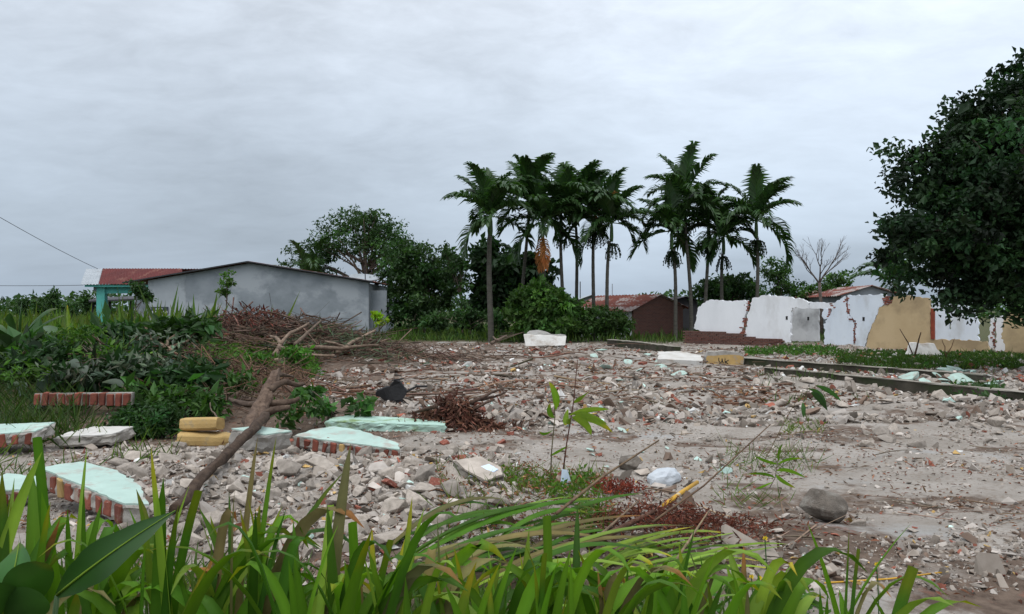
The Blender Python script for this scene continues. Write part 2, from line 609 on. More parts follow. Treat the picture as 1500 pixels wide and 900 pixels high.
def brickwall_mat(name, c1, c2, mortar):
    m = bpy.data.materials.new(name)
    m.use_nodes = True
    nt = m.node_tree
    bs = nt.nodes['Principled BSDF']
    bs.inputs['Roughness'].default_value = .95
    bt = nt.nodes.new('ShaderNodeTexBrick')
    tc = nt.nodes.new('ShaderNodeTexCoord')
    mp = nt.nodes.new('ShaderNodeMapping')
    mp.inputs['Rotation'].default_value = (math.radians(90), 0, 0)
    nt.links.new(tc.outputs['Object'], mp.inputs[0])
    nt.links.new(mp.outputs[0], bt.inputs['Vector'])
    bt.inputs['Color1'].default_value = (*c1, 1)
    bt.inputs['Color2'].default_value = (*c2, 1)
    bt.inputs['Mortar'].default_value = (*mortar, 1)
    bt.inputs['Scale'].default_value = 1
    bt.inputs['Brick Width'].default_value = .22
    bt.inputs['Row Height'].default_value = .075
    bt.inputs['Mortar Size'].default_value = .008
    nt.links.new(bt.outputs[0], bs.inputs['Base Color'])
    MATS[name] = m


brickwall_mat('brick_wall', (.15, .058, .042), (.105, .042, .032), (.13, .105, .09))
M = MATS

# ------------------------------------------------------------------ ground


def axis(lo, hi, fine0, fine1, st, grow=1.16, mx=400):
    a = list(np.arange(fine0, fine1, st))
    s, v = st, a[-1]
    while v < hi:
        s = min(s * grow, mx)
        v += s
        a.append(v)
    s, v = st, fine0
    b = []
    while v > lo:
        s = min(s * grow, mx)
        v -= s
        b.append(v)
    return np.array(b[::-1] + a)


gx = axis(-3500, 3500, -6.5, 7.5, .075, 1.06)
gy = axis(-300, 5000, 2.4, 14.0, .075, 1.05)
GX, GY = np.meshgrid(gx, gy)
GZ = terr(GX, GY)
nx, ny = len(gx), len(gy)
idx = np.arange(nx * ny).reshape(ny, nx)
gf = np.stack([idx[:-1, :-1], idx[:-1, 1:], idx[1:, 1:], idx[1:, :-1]], -1).reshape(-1, 4)


def sstep(a, b, x):
    t = np.clip((x - a) / (b - a), 0, 1)
    return t * t * (3 - 2 * t)


def in_site(x, y):
    """1 inside the demolished plot, 0 in the green surroundings"""
    n = (vnoise(x / 1.7, y / 1.7, 11) - .5) * 2.2
    left = sstep(-.42, -.36, (x + n * .5) / np.maximum(y, 1)) * 1.0
    near = np.maximum(sstep(3.6, 4.6, y + n * .5 - .25 * x), sstep(1.0, 1.5, x + n * .1))
    far = 1 - sstep(38, 42, y + n)
    lb = sstep(-7.5, -6.0, x + n)
    right = 1 - sstep(24, 30, x + n)
    return near * far * right * np.maximum(lb, left * (y < 11))


site = in_site(GX, GY)
soil = sstep(.50, .68, vnoise(GX / 1.1, GY / .5, 21) * .6 + vnoise(GX / .35, GY / .22, 22) * .4)
# trodden brown earth beside the verge at the right, brown rubble dust far back
soil = np.maximum(soil * .65, sstep(1.35, .35, np.hypot((GX - 3.3) / 1.35, (GY - 4.3) / .55)))
soil = np.maximum(soil, .75 * sstep(20, 27, GY) * sstep(3.5, 0.5, GX) * (vnoise(GX / 1.5, GY / .8, 23) > .33))
soil = np.maximum(soil, .85 * sstep(1.3, .5, np.hypot((GX - 1.3) / 1.9, (GY - 5.2) / .8)))
soil = np.maximum(soil, .9 * sstep(-.10, -.17, GX / np.maximum(GY, 1) + .05 * (vnoise(GX / .6, GY / .6, 24) - .5)) * sstep(8.6, 9.8, GY))
soil = np.where(GY < 3.9, np.maximum(soil, sstep(1.2, 2.0, GX)), soil)
soil = np.maximum(soil, sstep(1.3, .6, np.hypot((GX + .2) / 1.7, (GY - 4.7) / .6)))
gcol = np.stack([site, soil, np.zeros_like(site)], -1).reshape(-1, 3)
gme = npmesh('ground', np.stack([GX, GY, GZ], -1).reshape(-1, 3), gf, gcol, True)

gm = bpy.data.materials.new('ground_earth')
gm.use_nodes = True
nt = gm.node_tree
bs = nt.nodes['Principled BSDF']
bs.inputs['Roughness'].default_value = .97
bs.inputs['Specular IOR Level'].default_value = .15


def gnode(t, **kw):
    n = nt.nodes.new(t)
    for k, v in kw.items():
        setattr(n, k, v)
    return n


gtc = gnode('ShaderNodeTexCoord')


def gnoise(s, d=6, r=.62):
    n = gnode('ShaderNodeTexNoise')
    n.inputs['Scale'].default_value = s
    n.inputs['Detail'].default_value = d
    n.inputs['Roughness'].default_value = r
    nt.links.new(gtc.outputs['Object'], n.inputs['Vector'])
    return n.outputs['Fac']


def gramp(f, a, b, c=0., d=1.):
    r = gnode('ShaderNodeMapRange')
    for i, v in enumerate((a, b, c, d)):
        r.inputs[i + 1].default_value = v
    nt.links.new(f, r.inputs[0])
    return r.outputs[0]


def gmix(f, a, b, mode='MIX'):
    x = gnode('ShaderNodeMix', data_type='RGBA', blend_type=mode)
    for v, i in ((f, 0), (a, 6), (b, 7)):
        if isinstance(v, (int, float)):
            x.inputs[i].default_value = v
        elif isinstance(v, tuple):
            x.inputs[i].default_value = (*v, 1)
        else:
            nt.links.new(v, x.inputs[i])
    return x.outputs[2]


gat = gnode('ShaderNodeAttribute', attribute_name='tint')
gsp = gnode('ShaderNodeSeparateColor')
nt.links.new(gat.outputs['Color'], gsp.inputs[0])
pale = gmix(gramp(gnoise(1.3), .38, .62), (.355, .322, .287), (.255, .228, .197))
pale = gmix(gramp(gnoise(22, 8), .52, .66), pale, (.22, .18, .145))
pale = gmix(gramp(gnoise(.55), .56, .70), pale, (.335, .335, .325))
brown = gmix(gramp(gnoise(9, 8), .36, .64), (.17, .125, .095), (.085, .06, .045))
brown = gmix(gramp(gnoise(2.2), .60, .70), brown, (.22, .10, .07))
green = gmix(gramp(gnoise(2.5), .35, .65), (.055, .075, .022), (.09, .075, .045))
so = gnode('ShaderNodeMath', operation='MULTIPLY_ADD')
nt.links.new(gramp(gnoise(6, 8), .3, .7, -.35, .35), so.inputs[0])
so.inputs[1].default_value = 1.0
nt.links.new(gsp.outputs[1], so.inputs[2])
gcolr = gmix(gramp(so.outputs[0], .3, .7), pale, brown)
gcolr = gmix(gsp.outputs[0], green, gcolr)
nt.links.new(gcolr, bs.inputs['Base Color'])
gb = gnode('ShaderNodeBump')
gb.inputs['Strength'].default_value = .7
gb.inputs['Distance'].default_value = .025
nt.links.new(gnoise(38, 8, .7), gb.inputs['Height'])
nt.links.new(gb.outputs[0], bs.inputs['Normal'])
tag(link('ground', gme, gm), 'bare dusty demolition ground of pale and brown earth', 'ground', kind='structure')

# ------------------------------------------------------------------ buildings


def poly_slab(name, pts, thick_vec, mat, parent=None, jag=0.0, step=0.25, smooth=False, step_course=False):
    """extrude a planar outline (3D points) by thick_vec; edges are broken up by jag"""
    pts = [np.asarray(p, float) for p in pts]
    out = []
    e1 = unit(pts[1] - pts[0])
    nrm = unit(np.asarray(thick_vec, float))
    for i, p in enumerate(pts):
        q = pts[(i + 1) % len(pts)]
        out.append(p)
        L = np.linalg.norm(q - p)
        if jag:
            k = int(L / step)
            ed = unit(q - p)
            nn = np.cross(ed, nrm)
            for j in range(1, k + 1):
                t = j / (k + 1)
                w = RG.normal(0, jag)
                if step_course and jag:      # masonry breaks along its courses
                    w = round(w * 1.6 / .055) * .055
                    out.append(p + (q - p) * (t - .35 / (k + 1)) + nn * w)
                    out.append(p + (q - p) * (t + .35 / (k + 1)) + nn * w)
                else:
                    out.append(p + (q - p) * t + nn * w + ed * RG.normal(0, jag * .5))
    bm = bmesh.new()
    vs = [bm.verts.new(p) for p in out]
    f = bm.faces.new(vs)
    r = bmesh.ops.extrude_face_region(bm, geom=[f])
    for v in [g for g in r['geom'] if isinstance(g, bmesh.types.BMVert)]:
        v.co += Vector(thick_vec)
    bmesh.ops.recalc_face_normals(bm, faces=bm.faces[:])
    bmesh.ops.triangulate(bm, faces=[f for f in bm.faces if len(f.verts) > 4])
    me = bpy.data.meshes.new(name)
    bm.to_mesh(me)
    bm.free()
    return link(name, me, mat, parent)


def corrugated(name, o, u, v, mat, parent, pitch=.25, amp=.03, thick=.012, nv=2):
    """sheet from corner o along u (across the ribs) and v (down the ribs)"""
    o, u, v = (np.asarray(a, float) for a in (o, u, v))
    L = np.linalg.norm(u)
    n = max(4, int(L / pitch * 4))
    nn = unit(np.cross(u, v))
    if nn[2] < 0:
        nn = -nn
    t = np.linspace(0, 1, n + 1)
    prof = amp * np.sin(t * L / pitch * 2 * math.pi)
    V = []
    for s in np.linspace(0, 1, nv):
        V.append(o + t[:, None] * u + s * v + prof[:, None] * nn)
    top = np.concatenate(V)
    m = n + 1
    F = []
    for j in range(nv - 1):
        for i in range(n):
            F.append((j * m + i, j * m + i + 1, (j + 1) * m + i + 1, (j + 1) * m + i))
    F = np.array(F)
    bot = top - nn * thick
    k = len(top)
    rim = []
    for i in range(n):
        rim.append((i, i + 1, k + i + 1, k + i))
        b = (nv - 1) * m
        rim.append((b + i, b + i + 1, k + b + i + 1, k + b + i))
    mb = MB()
    mb.add(np.concatenate([top, bot]), [np.concatenate([F, F[:, ::-1] + k, np.array(rim)])])
    return mb.obj(name, mat, parent)


# --- grey rendered house
D0 = 46.0
gh = thing('grey_house', 'long grey cement-rendered house with low gable behind the brush pile', 'house', (px(378, D0), D0, 0))


def rel(p, root):
    return np.asarray(p, float) - np.array(root.location)


wl, wr, wa = px(217, D0), px(540, D0), px(365, D0)
ze, zr, za = pz(411, D0), pz(414, D0), pz(386, D0)
poly_slab('gable_wall', [rel(p, gh) for p in ((wl, D0, -.2), (wr, D0, -.2), (wr, D0, zr), (wa, D0, za), (wl, D0, ze))], (0, .16, 0), M['render_grey'], gh)
poly_slab('render_patch', [rel(p, gh) for p in ((wl + .01, D0 - .008, -.2), (px(272, D0), D0 - .008, -.2), (px(272, D0), D0 - .008, pz(403, D0)), (wl + .01, D0 - .008, ze - .05))], (0, .006, 0), M['render_pale'], gh)
box_mb = MB()
box(box_mb, rel((wl + .08, D0 + 5, ze / 2 - .1), gh), (.16, 9.6, ze + .1))
box_mb.obj('side_wall', M['render_grey'], gh)
box_mb = MB()
box(box_mb, rel((wr - .08, D0 + 5, zr / 2 - .1), gh), (.16, 9.6, zr + .1))
box_mb.obj('side_wall', M['render_grey'], gh)
box_mb = MB()
box(box_mb, rel((wr + .42, D0 + .9, 1.38), gh), (1.0, .14, 2.9))
box_mb.obj('lean_to_wall', M['render_grey'], gh)
sl = (ze - za) / (wa - wl)
ext = 1.35
rl = corrugated('roof', rel((wa, D0 - .3, za + .1), gh), (0, 10.5, 0), (-(wa - wl) - ext, 0, (ze - za) * (1 + ext / (wa - wl))), M['rust_sheet'], gh)
rr = corrugated('roof', rel((wa, D0 - .3, za + .1), gh), (0, 10.5, 0), ((wr - wa) + .3, 0, (zr - za) * (1 + .3 / (wr - wa))), M['rust_sheet'], gh)
for nme, par_, x1, z1 in (('barge_board', rl, wl - ext, za + (ze - za) * (1 + ext / (wa - wl))), ('barge_board', rr, wr + .3, za + (zr - za) * (1 + .3 / (wr - wa)))):
    poly_slab(nme, [rel(p, gh) for p in ((wa, D0 - .36, za + .12), (x1, D0 - .36, z1 + .12), (x1, D0 - .36, z1 + .05), (wa, D0 - .36, za + .05))], (0, .04, 0), M['dark_roof'], par_)
# faint broad patches of newer render are in the material; the dark notice on the wall
sg = thing('wall_sign', 'small dark notice plate with two rows of pale lettering on grey wall', 'sign', (px(234, D0 - .05), D0 - .05, pz(455, D0)))
link('plate', boxmesh('plate', (1.0, .03, .42)), M['sign_dark'], sg)
mb = MB()
for k in range(5):
    box(mb, (-.20 + k * .085, -.020, .085), (.05, .006, .10 + .03 * (k % 2)))
for k in range(9):
    box(mb, (-.42 + k * .105, -.020, -.10), (.07, .006, .13 - .03 * (k % 3 == 1)))
o = mb.obj('lettering', M['sign_white'], sg)
o['kind'] = 'stuff'
# dish on a short mast
ds = thing('satellite_dish', 'large shallow satellite dish on a mast above the grey roof', 'satellite dish', (px(518, 47), 47, 2.2))
bm = bmesh.new()
bmesh.ops.create_uvsphere(bm, u_segments=28, v_segments=16, radius=1.6)
bmesh.ops.delete(bm, geom=[v for v in bm.verts if v.co.z > -1.22], context='VERTS')
me = bpy.data.meshes.new('dish')
bm.to_mesh(me)
bm.free()
dish = link('dish', me, M['zinc'], ds, loc=(.7, 0, 2.72), rot=(math.radians(14), math.radians(6), 0))
md = dish.modifiers.new('solid', 'SOLIDIFY')
md.thickness = .03
mb = MB()
tube(mb, [(0, 0, 0), (0, 0, 1.3)], .05)
tube(mb, [(0, 0, 1.2), (.7, 0, 1.25)], .05)
mb.obj('mast', M['dark_roof'], ds)
mb = MB()
tube(mb, [(.7, 0, 1.25), (.7, -.15, 2.1)], .03)
mb.obj('feed_horn', M['dark_roof'], ds)

# --- teal house with porch
DT = 50.0
th = thing('teal_house', 'teal painted house porch with red and grey corrugated roof', 'house', (px(150, DT), DT, 0))
xe, xr = px(119, DT), px(270, DT)
zE, zR = pz(417, DT), pz(394, DT + 4)
xs = px(145, DT)
rx0 = px(126, DT + 4)
corrugated('roof', rel((xe, DT - .1, zE), th), (xs - xe, 0, 0), (rx0 - xe, 4.1, zR - zE), M['zinc'], th, pitch=.2, amp=.025)
corrugated('roof', rel((xs + .02, DT - .1, zE + .02), th), (xr - xs, 0, 0), (rx0 - xe, 4.1, zR - zE), M['rust_roof'], th, pitch=.2, amp=.025)
corrugated('roof', rel((rx0, DT + 4, zR), th), (xr - rx0, 0, 0), (0, 4.1, zE - zR), M['rust_roof'], th, pitch=.2, amp=.025)
mb = MB()
box(mb, rel(((xe + xr) / 2 + .1, DT + .05, pz(418.7, DT)), th), (xr - xe - .2, .05, .17))
mb.obj('fascia', M['teal_paint'], th)
mb = MB()
box(mb, rel(((px(143, DT) + xr) / 2, DT + .55, pz(425, DT)), th), (xr - px(143, DT), .25, .42))
mb.obj('beam', M['teal_paint'], th)
mb = MB()
box(mb, rel((px(137, DT), DT + .6, pz(423, DT)), th), (.55, .2, .3))
mb.obj('gutter_box', M['render_grey'], th)
for xx, dd in ((149.5, DT + .5), (149.5, DT + 6)):
    mb = MB()
    box(mb, rel((px(xx, DT + .5), dd, 1.5), th), (.52, .4, pz(421, DT) + .2))
    mb.obj('column', M['teal_paint'], th)
mb = MB()
box(mb, rel((px(206, DT), DT + 2.6, 1.5), th), (.9, 4.4, 3.2))
mb.obj('house_wall', M['render_grey'], th)
mb = MB()
box(mb, rel((px(170, DT), DT + 3, .06), th), (4, 6, .3))
mb.obj('porch_floor', M['mortar'], th)
cp = thing('carport', 'dark low carport roof seen through the teal porch', 'shed', (px(165, 62), 62, 0))
poly_slab('roof', [rel(p, cp) for p in (P(130, 443, 62), P(196, 440, 62), P(196, 436, 66), P(130, 439, 66))], (0, 0, .12), M['dark_roof'], cp)
for xx in (135, 161, 192):
    mb = MB()
    tube(mb, [rel((px(xx, 63), 63, -.1), cp), rel((px(xx, 63), 63, pz(441, 63)), cp)], .09, 6)
    mb.obj('post', M['dark_roof'], cp)

# --- brick shed with rusty roof
ap = np.array((px(965, 45.5), 45.5, 2.52))
gd, rd = np.array((.84, .545, 0)), np.array((-.545, .84, 0))
bh = thing('brick_shed', 'small bare brick shed with streaked rusty corrugated roof', 'shed', (ap[0], ap[1], 0), math.atan2(gd[1], gd[0]))
hw = 1.95
poly_slab('gable_wall', [(-hw, 0, -.2), (hw, 0, -.2), (hw, 0, 1.85), (0, 0, 2.5), (-hw, 0, 1.75)], (0, .14, 0), M['brick_wall'], bh)
mb = MB()
box(mb, (-hw + .07, 2.9, .8), (.14, 5.5, 1.9))
mb.obj('side_wall', M['plaster_white'], bh)
mb = MB()
box(mb, (hw - .07, 2.9, .8), (.14, 5.5, 2.0))
mb.obj('side_wall', M['brick_wall'], bh)
corrugated('roof', (0, -.25, 2.58), (0, 6.0, 0), (-hw - .45, 0, -1.0), M['rust_sheet'], bh, pitch=.3, amp=.035)
corrugated('roof', (0, -.25, 2.58), (0, 6.0, 0), (hw + .35, 0, -.82), M['rust_sheet'], bh, pitch=.3, amp=.035)
mb = MB()
tube(mb, [(.9, 5.2, 2.0), (.9, 5.2, 3.35)], .025, 5)
mb.obj('roof_pole', M['zinc'], bh)


def hut(name, label, x0, x1, d, zt, ze_, depth, wm, rm, over=.3):
    h = thing(name, label, 'shed', (px((x0 + x1) / 2, d), d, 0))
    w = (px(x1, d) - px(x0, d)) / 2
    poly_slab('gable_wall', [(-w, 0, -.2), (w, 0, -.2), (w, 0, ze_), (0, 0, zt), (-w, 0, ze_)], (0, depth, 0), wm, h)
    for s in (-1, 1):
        corrugated('roof', (0, -.3, zt + .06), (0, depth + .6, 0), (s * (w + over), 0, (ze_ - zt) * (1 + over / w)), rm, h, pitch=.3)
    return h


hut('dark_shed', 'black-roofed shed beside the brick shed', 985, 1022, 51, pz(436, 51), pz(441, 51), 4, M['dark_roof'], M['dark_roof'])
h2 = hut('far_hut', 'low grey-roofed hut behind the brick shed and palm trunks', 848, 884, 60, pz(433.5, 60), pz(440, 60), 5, M['render_grey'], M['zinc'])
mb = MB()
tube(mb, [(-.75, 1, 2.3), (-.75, 1, pz(412, 60))], .04, 5)
mb.obj('antenna_mast', M['dark_roof'], h2)
h3 = hut('tin_roof_house', 'house with weathered dark tin roof behind the blue-white wall', 1232, 1318, 43, pz(420, 43), pz(433, 43), 7, M['render_grey'], M['rust_sheet'])

# ------------------------------------------------------------------ broken walls of the demolished house
A0, A1 = np.array((8.9, 38.0)), np.array((18.6, 28.5))
WD = unit(A1 - A0)
WN = np.array((-WD[1], WD[0]))           # pointing away from the camera
if WN[1] < 0:
    WN = -WN


def onwall(x, y, back=0.0):
    a = A0 + WN * back
    k = (x - 750.0) / FPX
    # a + t*WD with X = k*Y
    t = (k * a[1] - a[0]) / (WD[0] - k * WD[1])
    p = a + t * WD
    return np.array((p[0], p[1], CAM_Z + (HZ - y) / FPX * p[1]))


TH = np.array((WN[0] * .15, WN[1] * .15, 0))
brick_me = boxmesh('brick', (.20, .10, .055), .006)
brick_me.materials.append(M['brick'])
wyaw = math.atan2(WD[1], WD[0])


def wall_frag(name, label, pts, mat, back=0.0, jag=.024, bricks=(), step=.10, holes=()):
    w = [onwall(x, y, back) for x, y in pts]
    base = np.mean(w, axis=0)
    base[2] = 0
    r = thing(name, label, 'wall', base)
    poly_slab('plaster', [rel(p, r) for p in w], TH, mat, r, jag=jag, step=step, step_course=False)
    for (x, y) in holes:
        link('painted_socket_hole', boxmesh('painted_socket_hole', (.09, .012, .16)), M['charred'], r, loc=rel(onwall(x, y, back) - TH * .03, r), rot=(0, 0, wyaw))  # no real recess: a black box on the plaster paints the hole's inner shade
    for (x, y0, y1, x2, sp) in bricks:      # exposed brick courses along a break
        a, b = onwall(x, y0, back), onwall(x2, y1, back)
        n = max(2, int(abs(a[2] - b[2]) / .068))
        for i in range(n):
            p = a + (b - a) * (i + .5) / n + np.array((WD[0], WD[1], 0)) * RG.normal(0, .05) + TH * .5
            p = p + np.array((WN[0], WN[1], 0)) * RG.normal(-.02, .015)
            link('brick', brick_me, None, r, loc=rel(p, r), rot=(RG.normal(0, .05), RG.normal(0, .05), wyaw + RG.normal(0, .12)),
                 scale=(sp, 1.1, 1.05))
    return r


wall_frag('broken_wall', 'white plastered wall fragment with torn slanting edge on brick footing', [(1016, 481), (1020, 468), (1022, 452), (1028, 446), (1040, 439), (1062, 441), (1095, 440), (1094, 452), (1091, 470), (1085, 490), (1078, 497), (1062, 493), (1032, 489), (1024, 484)],
          M['plaster_white'], bricks=[(1095, 441, 456, 1093, 1.0), (1092, 466, 490, 1087, 1.3), (1087, 490, 497, 1084, 1.2)])
wall_frag('broken_wall', 'tallest white plastered wall fragment with rounded broken top', [(1088, 497), (1094, 478), (1094, 462), (1099, 450), (1102, 437), (1120, 433), (1150, 434.5), (1175, 438), (1185, 444), (1184, 452), (1160, 451), (1158, 470), (1157, 488), (1157, 502), (1140, 503), (1112, 500)], M['plaster_white'], holes=[(1152.5, 466)])
wall_frag('inner_wall', 'soot-stained inner wall behind the break in the white wall', [(1150, 448), (1199, 451), (1199, 500), (1150, 500)], M['plaster_soot'], back=1.6, jag=.02, holes=[(1184, 467)])
wall_frag('lintel_beam', 'pale lintel strip spanning gap between white and bluish walls', [(1183, 442.5), (1221, 444), (1220, 453), (1183, 452)], M['plaster_white'], back=.9, jag=.012)
wall_frag('plaster_flap', 'small hanging plaster flap at edge of the gap', [(1206, 452), (1216, 452), (1212, 466), (1207, 468), (1204, 461)], M['plaster_blue'], back=.45, jag=.015)
wall_frag('broken_wall', 'bluish white wall fragment with zigzag break and open crack', [(1207, 505), (1207, 490), (1207, 478), (1209, 470), (1216, 462), (1219, 452), (1224, 443), (1237, 434), (1239, 446), (1241, 460), (1249, 468), (1251, 480), (1250, 505)],
          M['plaster_blue'], bricks=[(1220, 444, 465, 1213, .45), (1240, 436, 460, 1242, .7), (1243, 461, 472, 1250, .9), (1251, 473, 503, 1251, .5)])
wall_frag('broken_wall', 'blue-white wall panel joining the beige painted wall', [(1253, 506), (1253, 484), (1254, 470), (1246, 464), (1242, 450), (1241, 433.5), (1270, 433), (1297, 431), (1297, 446), (1288, 450), (1281, 470), (1272, 488), (1267, 507)], M['plaster_blue'],
          holes=[(1265, 467.5)],
          bricks=[(1301, 434, 447, 1301, 1.2), (1298, 434, 447, 1299, .9)])
wall_frag('broken_wall', 'beige painted wall with window opening cut through it', [(1268, 510), (1272, 490), (1280, 472), (1288, 450.5), (1306, 445), (1307, 435), (1335, 434), (1362, 438), (1363, 452), (1363, 497.5), (1445, 500), (1449, 511), (1447, 525), (1380, 521), (1310, 517)], M['plaster_beige'])
wall_frag('door_frame', 'red-brown timber jamb standing at beige window opening', [(1363.3, 452), (1368.2, 452), (1368.2, 497), (1363.3, 497)], M['red_frame'], back=-.04, jag=0)
wall_frag('inner_wall', 'white cracked inner wall seen through the beige window opening', [(1364, 505), (1364, 445), (1382, 443), (1384, 452), (1388, 468), (1392, 484), (1393.5, 470), (1390, 455), (1388, 444), (1425, 452), (1432, 470), (1433, 505)], M['plaster_blue'], back=3.2, jag=.03)
wall_frag('inner_wall', 'narrow white inner wall piece split by a dark crack', [(1447, 518), (1450, 490), (1449, 462), (1456, 463), (1457, 490), (1453, 518)], M['plaster_white'], back=1.2, jag=.03, bricks=[(1458, 470, 512, 1455, .4)])
wall_frag('inner_wall', 'white inner wall strip beside the beige wall end', [(1456, 518), (1460, 490), (1459, 464), (1474, 464), (1472, 490), (1474, 518)], M['plaster_white'], back=1.2, jag=.03)
wall_frag('broken_wall', 'beige painted wall end with broken edge under the dark shade tree', [(1471, 528), (1472, 508), (1466, 496), (1468, 480), (1470, 465), (1480, 458), (1640, 440), (1640, 550), (1500, 530)], M['plaster_beige'])
# brick footing under the white walls
ft = thing('brick_footing', 'dark stepped brick footing under the white broken walls', 'wall', (onwall(1075, 500)[0], onwall(1075, 500)[1], 0), wyaw)
mb = MB()
tl_ = np.linalg.norm(onwall(1150, 500)[:2] - onwall(1003, 500)[:2])
p3 = onwall(1003, 500)
R_ = rotz(-wyaw)
for row in range(9):
    for i in range(int(tl_ / .23)):
        lx = i * .23 + (row % 2) * .11
        zt = .06 + row * .068
        lim = .78 - .05 * lx + .10 * math.sin(lx * 1.7) if lx < 3.2 else .42 - .04 * (lx - 3.2)
        if zt < lim:
            box(mb, (lx - tl_ / 2 + RG.normal(0, .008), .0 + RG.normal(0, .008), zt), (.215, .24, .06), tint=tuple(tints(1, .25, .08)[0]))
o = mb.obj('brick_course', M['brick_wall'], ft)
o['kind'] = 'stuff'

# ------------------------------------------------------------------ foundation beams


def beam(name, label, pts, w, h, rag=.022):
    pts = np.asarray(pts, float)
    r = thing(name, label, 'foundation', (pts[0][0], pts[0][1], 0))
    seg = []
    for a, b in zip(pts[:-1], pts[1:]):
        k = max(2, int(np.linalg.norm(b - a) / .3))
        for i in range(k):
            seg.append(a + (b - a) * i / k)
    seg.append(pts[-1])
    seg = np.array(seg)
    tg = unit(np.gradient(seg, axis=0))
    nn = np.stack([-tg[:, 1], tg[:, 0]], 1)
    n = len(seg)
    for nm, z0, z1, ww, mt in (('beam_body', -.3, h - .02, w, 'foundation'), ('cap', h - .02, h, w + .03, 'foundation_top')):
        rows = []
        zz0 = np.linspace(T(*pts[0]), T(*pts[-1]), n) * .6
        for s, z in ((-1, z0), (-1, z1), (1, z1), (1, z0)):
            e = RG.normal(0, rag * .5, n)[:, None]
            rows.append(np.column_stack([seg + nn * (s * ww / 2 + e), zz0 + z + RG.normal(0, rag * .25, n)]))
        V = np.stack(rows, 1).reshape(-1, 3) - np.array(r.location)
        F = []
        for i in range(n - 1):
            for j in range(4):
                F.append((4 * i + j, 4 * i + (j + 1) % 4, 4 * i + 4 + (j + 1) % 4, 4 * i + 4 + j))
        F += [(0, 3, 2, 1), (4 * n - 4, 4 * n - 3, 4 * n - 2, 4 * n - 1)]
        m_ = MB()
        m_.add(V, np.array(F))
        m_.obj(nm, M[mt], r)
    return r


def g2(x, y):
    return hit(x, y)[:2]


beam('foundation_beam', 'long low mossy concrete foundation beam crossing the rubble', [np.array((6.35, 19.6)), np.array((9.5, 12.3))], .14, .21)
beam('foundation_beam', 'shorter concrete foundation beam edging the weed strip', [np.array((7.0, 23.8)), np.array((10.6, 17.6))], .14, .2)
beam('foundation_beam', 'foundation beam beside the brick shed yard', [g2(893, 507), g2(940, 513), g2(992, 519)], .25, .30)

# ------------------------------------------------------------------ wires
for nm, lb, a, c, b in (('power_wire', 'thin black service wire sloping down to teal roof', P(-420, 60, 30), P(0, 330, 40), P(143, 394, 52)),
                        ('power_wire', 'faint level wire running to teal porch eave', P(-300, 414, 55), P(0, 421, 52), P(122, 418, 50.2))):
    mb = MB()
    tube(mb, bez(a, c, b, 20), .016, 5)
    tag(mb.obj(nm, M['wire_black'], None), lb, 'wire')

# ------------------------------------------------------------------ trees


def blob(x, y, d, rx, ry, rd=None):
    s = d / FPX
    return (px(x, d), d, pz(y, d), rx * s, (rd if rd else (rx + ry) / 2 * s), ry * s)


def in_blobs(blobs, n, power=.42):
    vol = np.array([b[3] * b[4] * b[5] for b in blobs])
    k = RG.choice(len(blobs), n, p=vol / vol.sum())
    B = np.array(blobs)[k]
    return B[:, :3] + rdir(n) * (RG.random(n) ** power)[:, None] * B[:, 3:6]


def tree(name, label, cat, base, blobs, nclump, nper, leaf, mat, trunk_r=.12, clump_r=.3, group=None, nlimb=14, asp=.5, up=.5, power=.42, barkm='bark', var=.3, flat=.65, base_t=(1, 1, 1)):
    base = np.asarray(base, float)
    r = thing(name, label, cat, base, group=group)
    cl = in_blobs(blobs, nclump, power)
    cl[:, 2] = np.maximum(cl[:, 2], base[2] + .1)
    n = nclump * nper
    ct = tints(nclump, var, .08, base_t)
    C = np.repeat(cl, nper, 0) + rdir(n) * (RG.random(n) ** .5)[:, None] * clump_r * 1.9 * np.array((1, 1, flat)) * np.repeat(RG.uniform(.6, 1.3, (nclump, 1)), nper, 0)
    C[:, 2] = np.maximum(C[:, 2], base[2] + .03)
    Dv = unit(rdir(n) + np.array((0, 0, -.25)))
    mb = MB()
    L = leaf * np.exp(RG.normal(0, .25, n))
    leaves(mb, C - base, Dv, rdir(n, up), L, L * asp, .2, np.repeat(ct, nper, 0) * tints(n, .15, .06))
    mb.obj('crown', mat, r)
    mb = MB()
    cen = np.mean(np.array(blobs)[:, :3], 0)
    top = np.array((base[0] * .55 + cen[0] * .45, base[1] * .55 + cen[1] * .45, cen[2])) - base
    fork = np.array((top[0] * .5, top[1] * .5, top[2] * .45))
    tube(mb, bez((0, 0, -.2), (0, 0, fork[2] * .6), fork, 6), np.linspace(trunk_r, trunk_r * .72, 6), 8, rough=.06)
    tube(mb, bez(fork, fork + (top - fork) * .5 + RG.normal(0, .1, 3), top, 6), np.linspace(trunk_r * .7, trunk_r * .25, 6), 7)
    for i in range(nlimb):
        e = cl[RG.integers(nclump)] - base
        t = RG.random() * .8
        s = fork + (top - fork) * t
        mid = (s + e) / 2 + np.array((0, 0, .12 * np.linalg.norm(e - s))) + RG.normal(0, .12, 3)
        rr_ = trunk_r * (.5 - .25 * t)
        tube(mb, bez(s, mid, e, 6), np.linspace(rr_, rr_ * .15, 6), 5)
    mb.obj('trunk', M[barkm], r, smooth=True)
    return r


